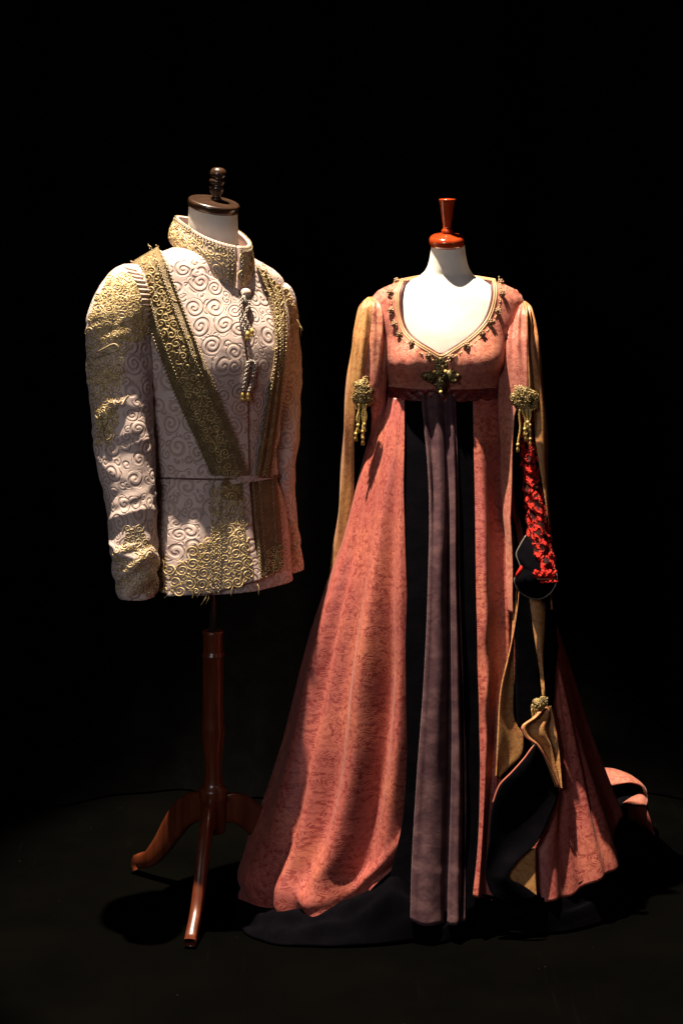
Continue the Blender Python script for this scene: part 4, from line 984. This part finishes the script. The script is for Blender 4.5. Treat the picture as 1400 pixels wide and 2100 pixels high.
mesh_obj('bell_cuff', V, grid_faces(n, rings, True), MT['black'], o2, uv=[(v[0], v[2]) for v in V], solid=0.003)
ac = Acc(); ac.tube([P3(q[0], q[1], 3.911 + 0.045 * max(0, (1190 - q[1]) / 90)) for q in Q], 0.0021, 6); ac.make('wire_edge', MT['wire'], o2)
ac = Acc(); rg = random.Random(50)
for k in range(16):
    x = 1096 + k * 2.8; t = np.linspace(0, 1, 7)
    ac.tube([P3(x + 2 * math.sin(5 * q + k), 1184 - 14 * math.sin(PI * q * .55) * (0.6 + .4 * math.sin(k * 1.3)), 3.893 - .012 * math.sin(PI * q)) for q in t], 0.0034, 7)
ac.make('velvet_ruche', MT['crushed'], o2); ac = Acc()
for k in range(5):
    ac.tube([P3(1057 + k * 2.0, 1184 - k * 2.5, 3.896), P3(1060 + k * 2.0, 1176 - k * 2.2, 3.886), P3(1064 + k, 1170 - k * 2, 3.896)], 0.0032, 6)
ac.make('velvet_ruche', MT['crushed'], o2)
ac = Acc(); ac.tube(curve([P3(1100, 1187, 3.886), P3(1120, 1188, 3.882), P3(1141, 1188, 3.890)], 12), 0.0020, 6); ac.make('cuff_edge', MT['brocade_top'], o2)

# ---- gold medallions with cord tassels
def medallion(px, py, Y, R, rx, cords, seed, lean=0.0):
    rg = random.Random(seed); c = P3(px, py, Y); k = Y / F; ac = Acc()
    ac.blob(c, (R * rx * k * .92, 0, 0), (0, 0.010, 0), (0, 0, R * k * .95), 16, 8)
    o = ac.make('medallion', MT['bronze'], gn)
    ac = Acc()
    for i in range(64):
        a = rg.uniform(0, 2 * PI); d = R * math.sqrt(rg.random()) * 0.98; x, z = d * math.cos(a) * rx, d * math.sin(a)
        t = np.linspace(0, 1, 12); r0 = rg.uniform(3.5, 7.5) * R / 25; rr = r0 * (1 - .8 * t); aa = rg.uniform(0, 6.28) + rg.choice((-1, 1)) * 8.5 * t
        X, Z = x + rr * np.cos(aa), z + rr * np.sin(aa); h = 0.010 * np.sqrt(np.maximum(0, 1 - (X / (R * rx)) ** 2 * .8 - (Z / R) ** 2 * .8)) + 0.003 + 0.003 * t
        ac.tube(np.stack([c[0] + X * k, c[1] - h, c[2] + Z * k + lean * X * k], -1), 0.0012, 5)
    ac.make('scrollwork', MT['bronze_gold'], o)
    for (x0, x1, y1, thick) in cords:
        e = Acc(); y0 = py + R * .75; n = 16; t = np.linspace(0, 1, n)
        X = x0 + (x1 - x0) * t + 1.6 * np.sin(t * 7 + x0); Yy = y0 + (y1 - y0) * t
        P = np.array([P3(a, b, Y - 0.012) for a, b in zip(X, Yy)])
        for ph in (0, 2.1, 4.2):
            e.tube(P + np.stack([.0016 * np.cos(t * 22 + ph), .0016 * np.sin(t * 22 + ph), 0 * t], -1), 0.0013 * thick, 5)
        e.blob(P[-1], (0.0042, 0, 0), (0, 0.0042, 0), (0, 0, 0.0052), 8, 6)
        for q in range(6):
            a = q * PI / 3; e.tube([P[-1], P[-1] + np.array([.003 * math.cos(a), .003 * math.sin(a), -.010]), P[-1] + np.array([.0035 * math.cos(a), .0035 * math.sin(a), -.018])], 0.0009, 4)
        e.make('tassel', MT['thread'], o)
medallion(742, 806, 4.012, 30, 0.62, [(735, 733, 872, 1.0), (739, 731, 890, .8), (746, 745, 885, 1.2), (751, 748, 870, 1.2), (744, 744, 898, .9)], 1)
medallion(1074, 818, 3.975, 28, 1.0, [(1066, 1063, 912, 1.0), (1072, 1077, 880, 1.2), (1080, 1078, 890, 1.2), (1086, 1086, 872, 1.1), (1090, 1082, 866, 1.0), (1078, 1088, 900, .7)], 2)
sm = SK.hit(1105, 1443, 0.045)
medallion(1104, 1443, float(sm[1]), 13, 1.45, [(1092, 1086, 1500, .9), (1098, 1094, 1512, .9), (1103, 1100, 1508, .9)], 3, 0.5)

BASES = [(jk, (JX, JY, 0.75)), (gf, (GX, GY, 0)), (gn, (GX, GY, 0))]

# ------------------------------------------------------------------ things stand on their own base point
from mathutils import Matrix, Vector
def rebase(o, loc):
    o.location = loc
    for ch in o.children: ch.matrix_parent_inverse = Matrix.Translation(-Vector(loc))
for o, loc in BASES: rebase(o, loc)
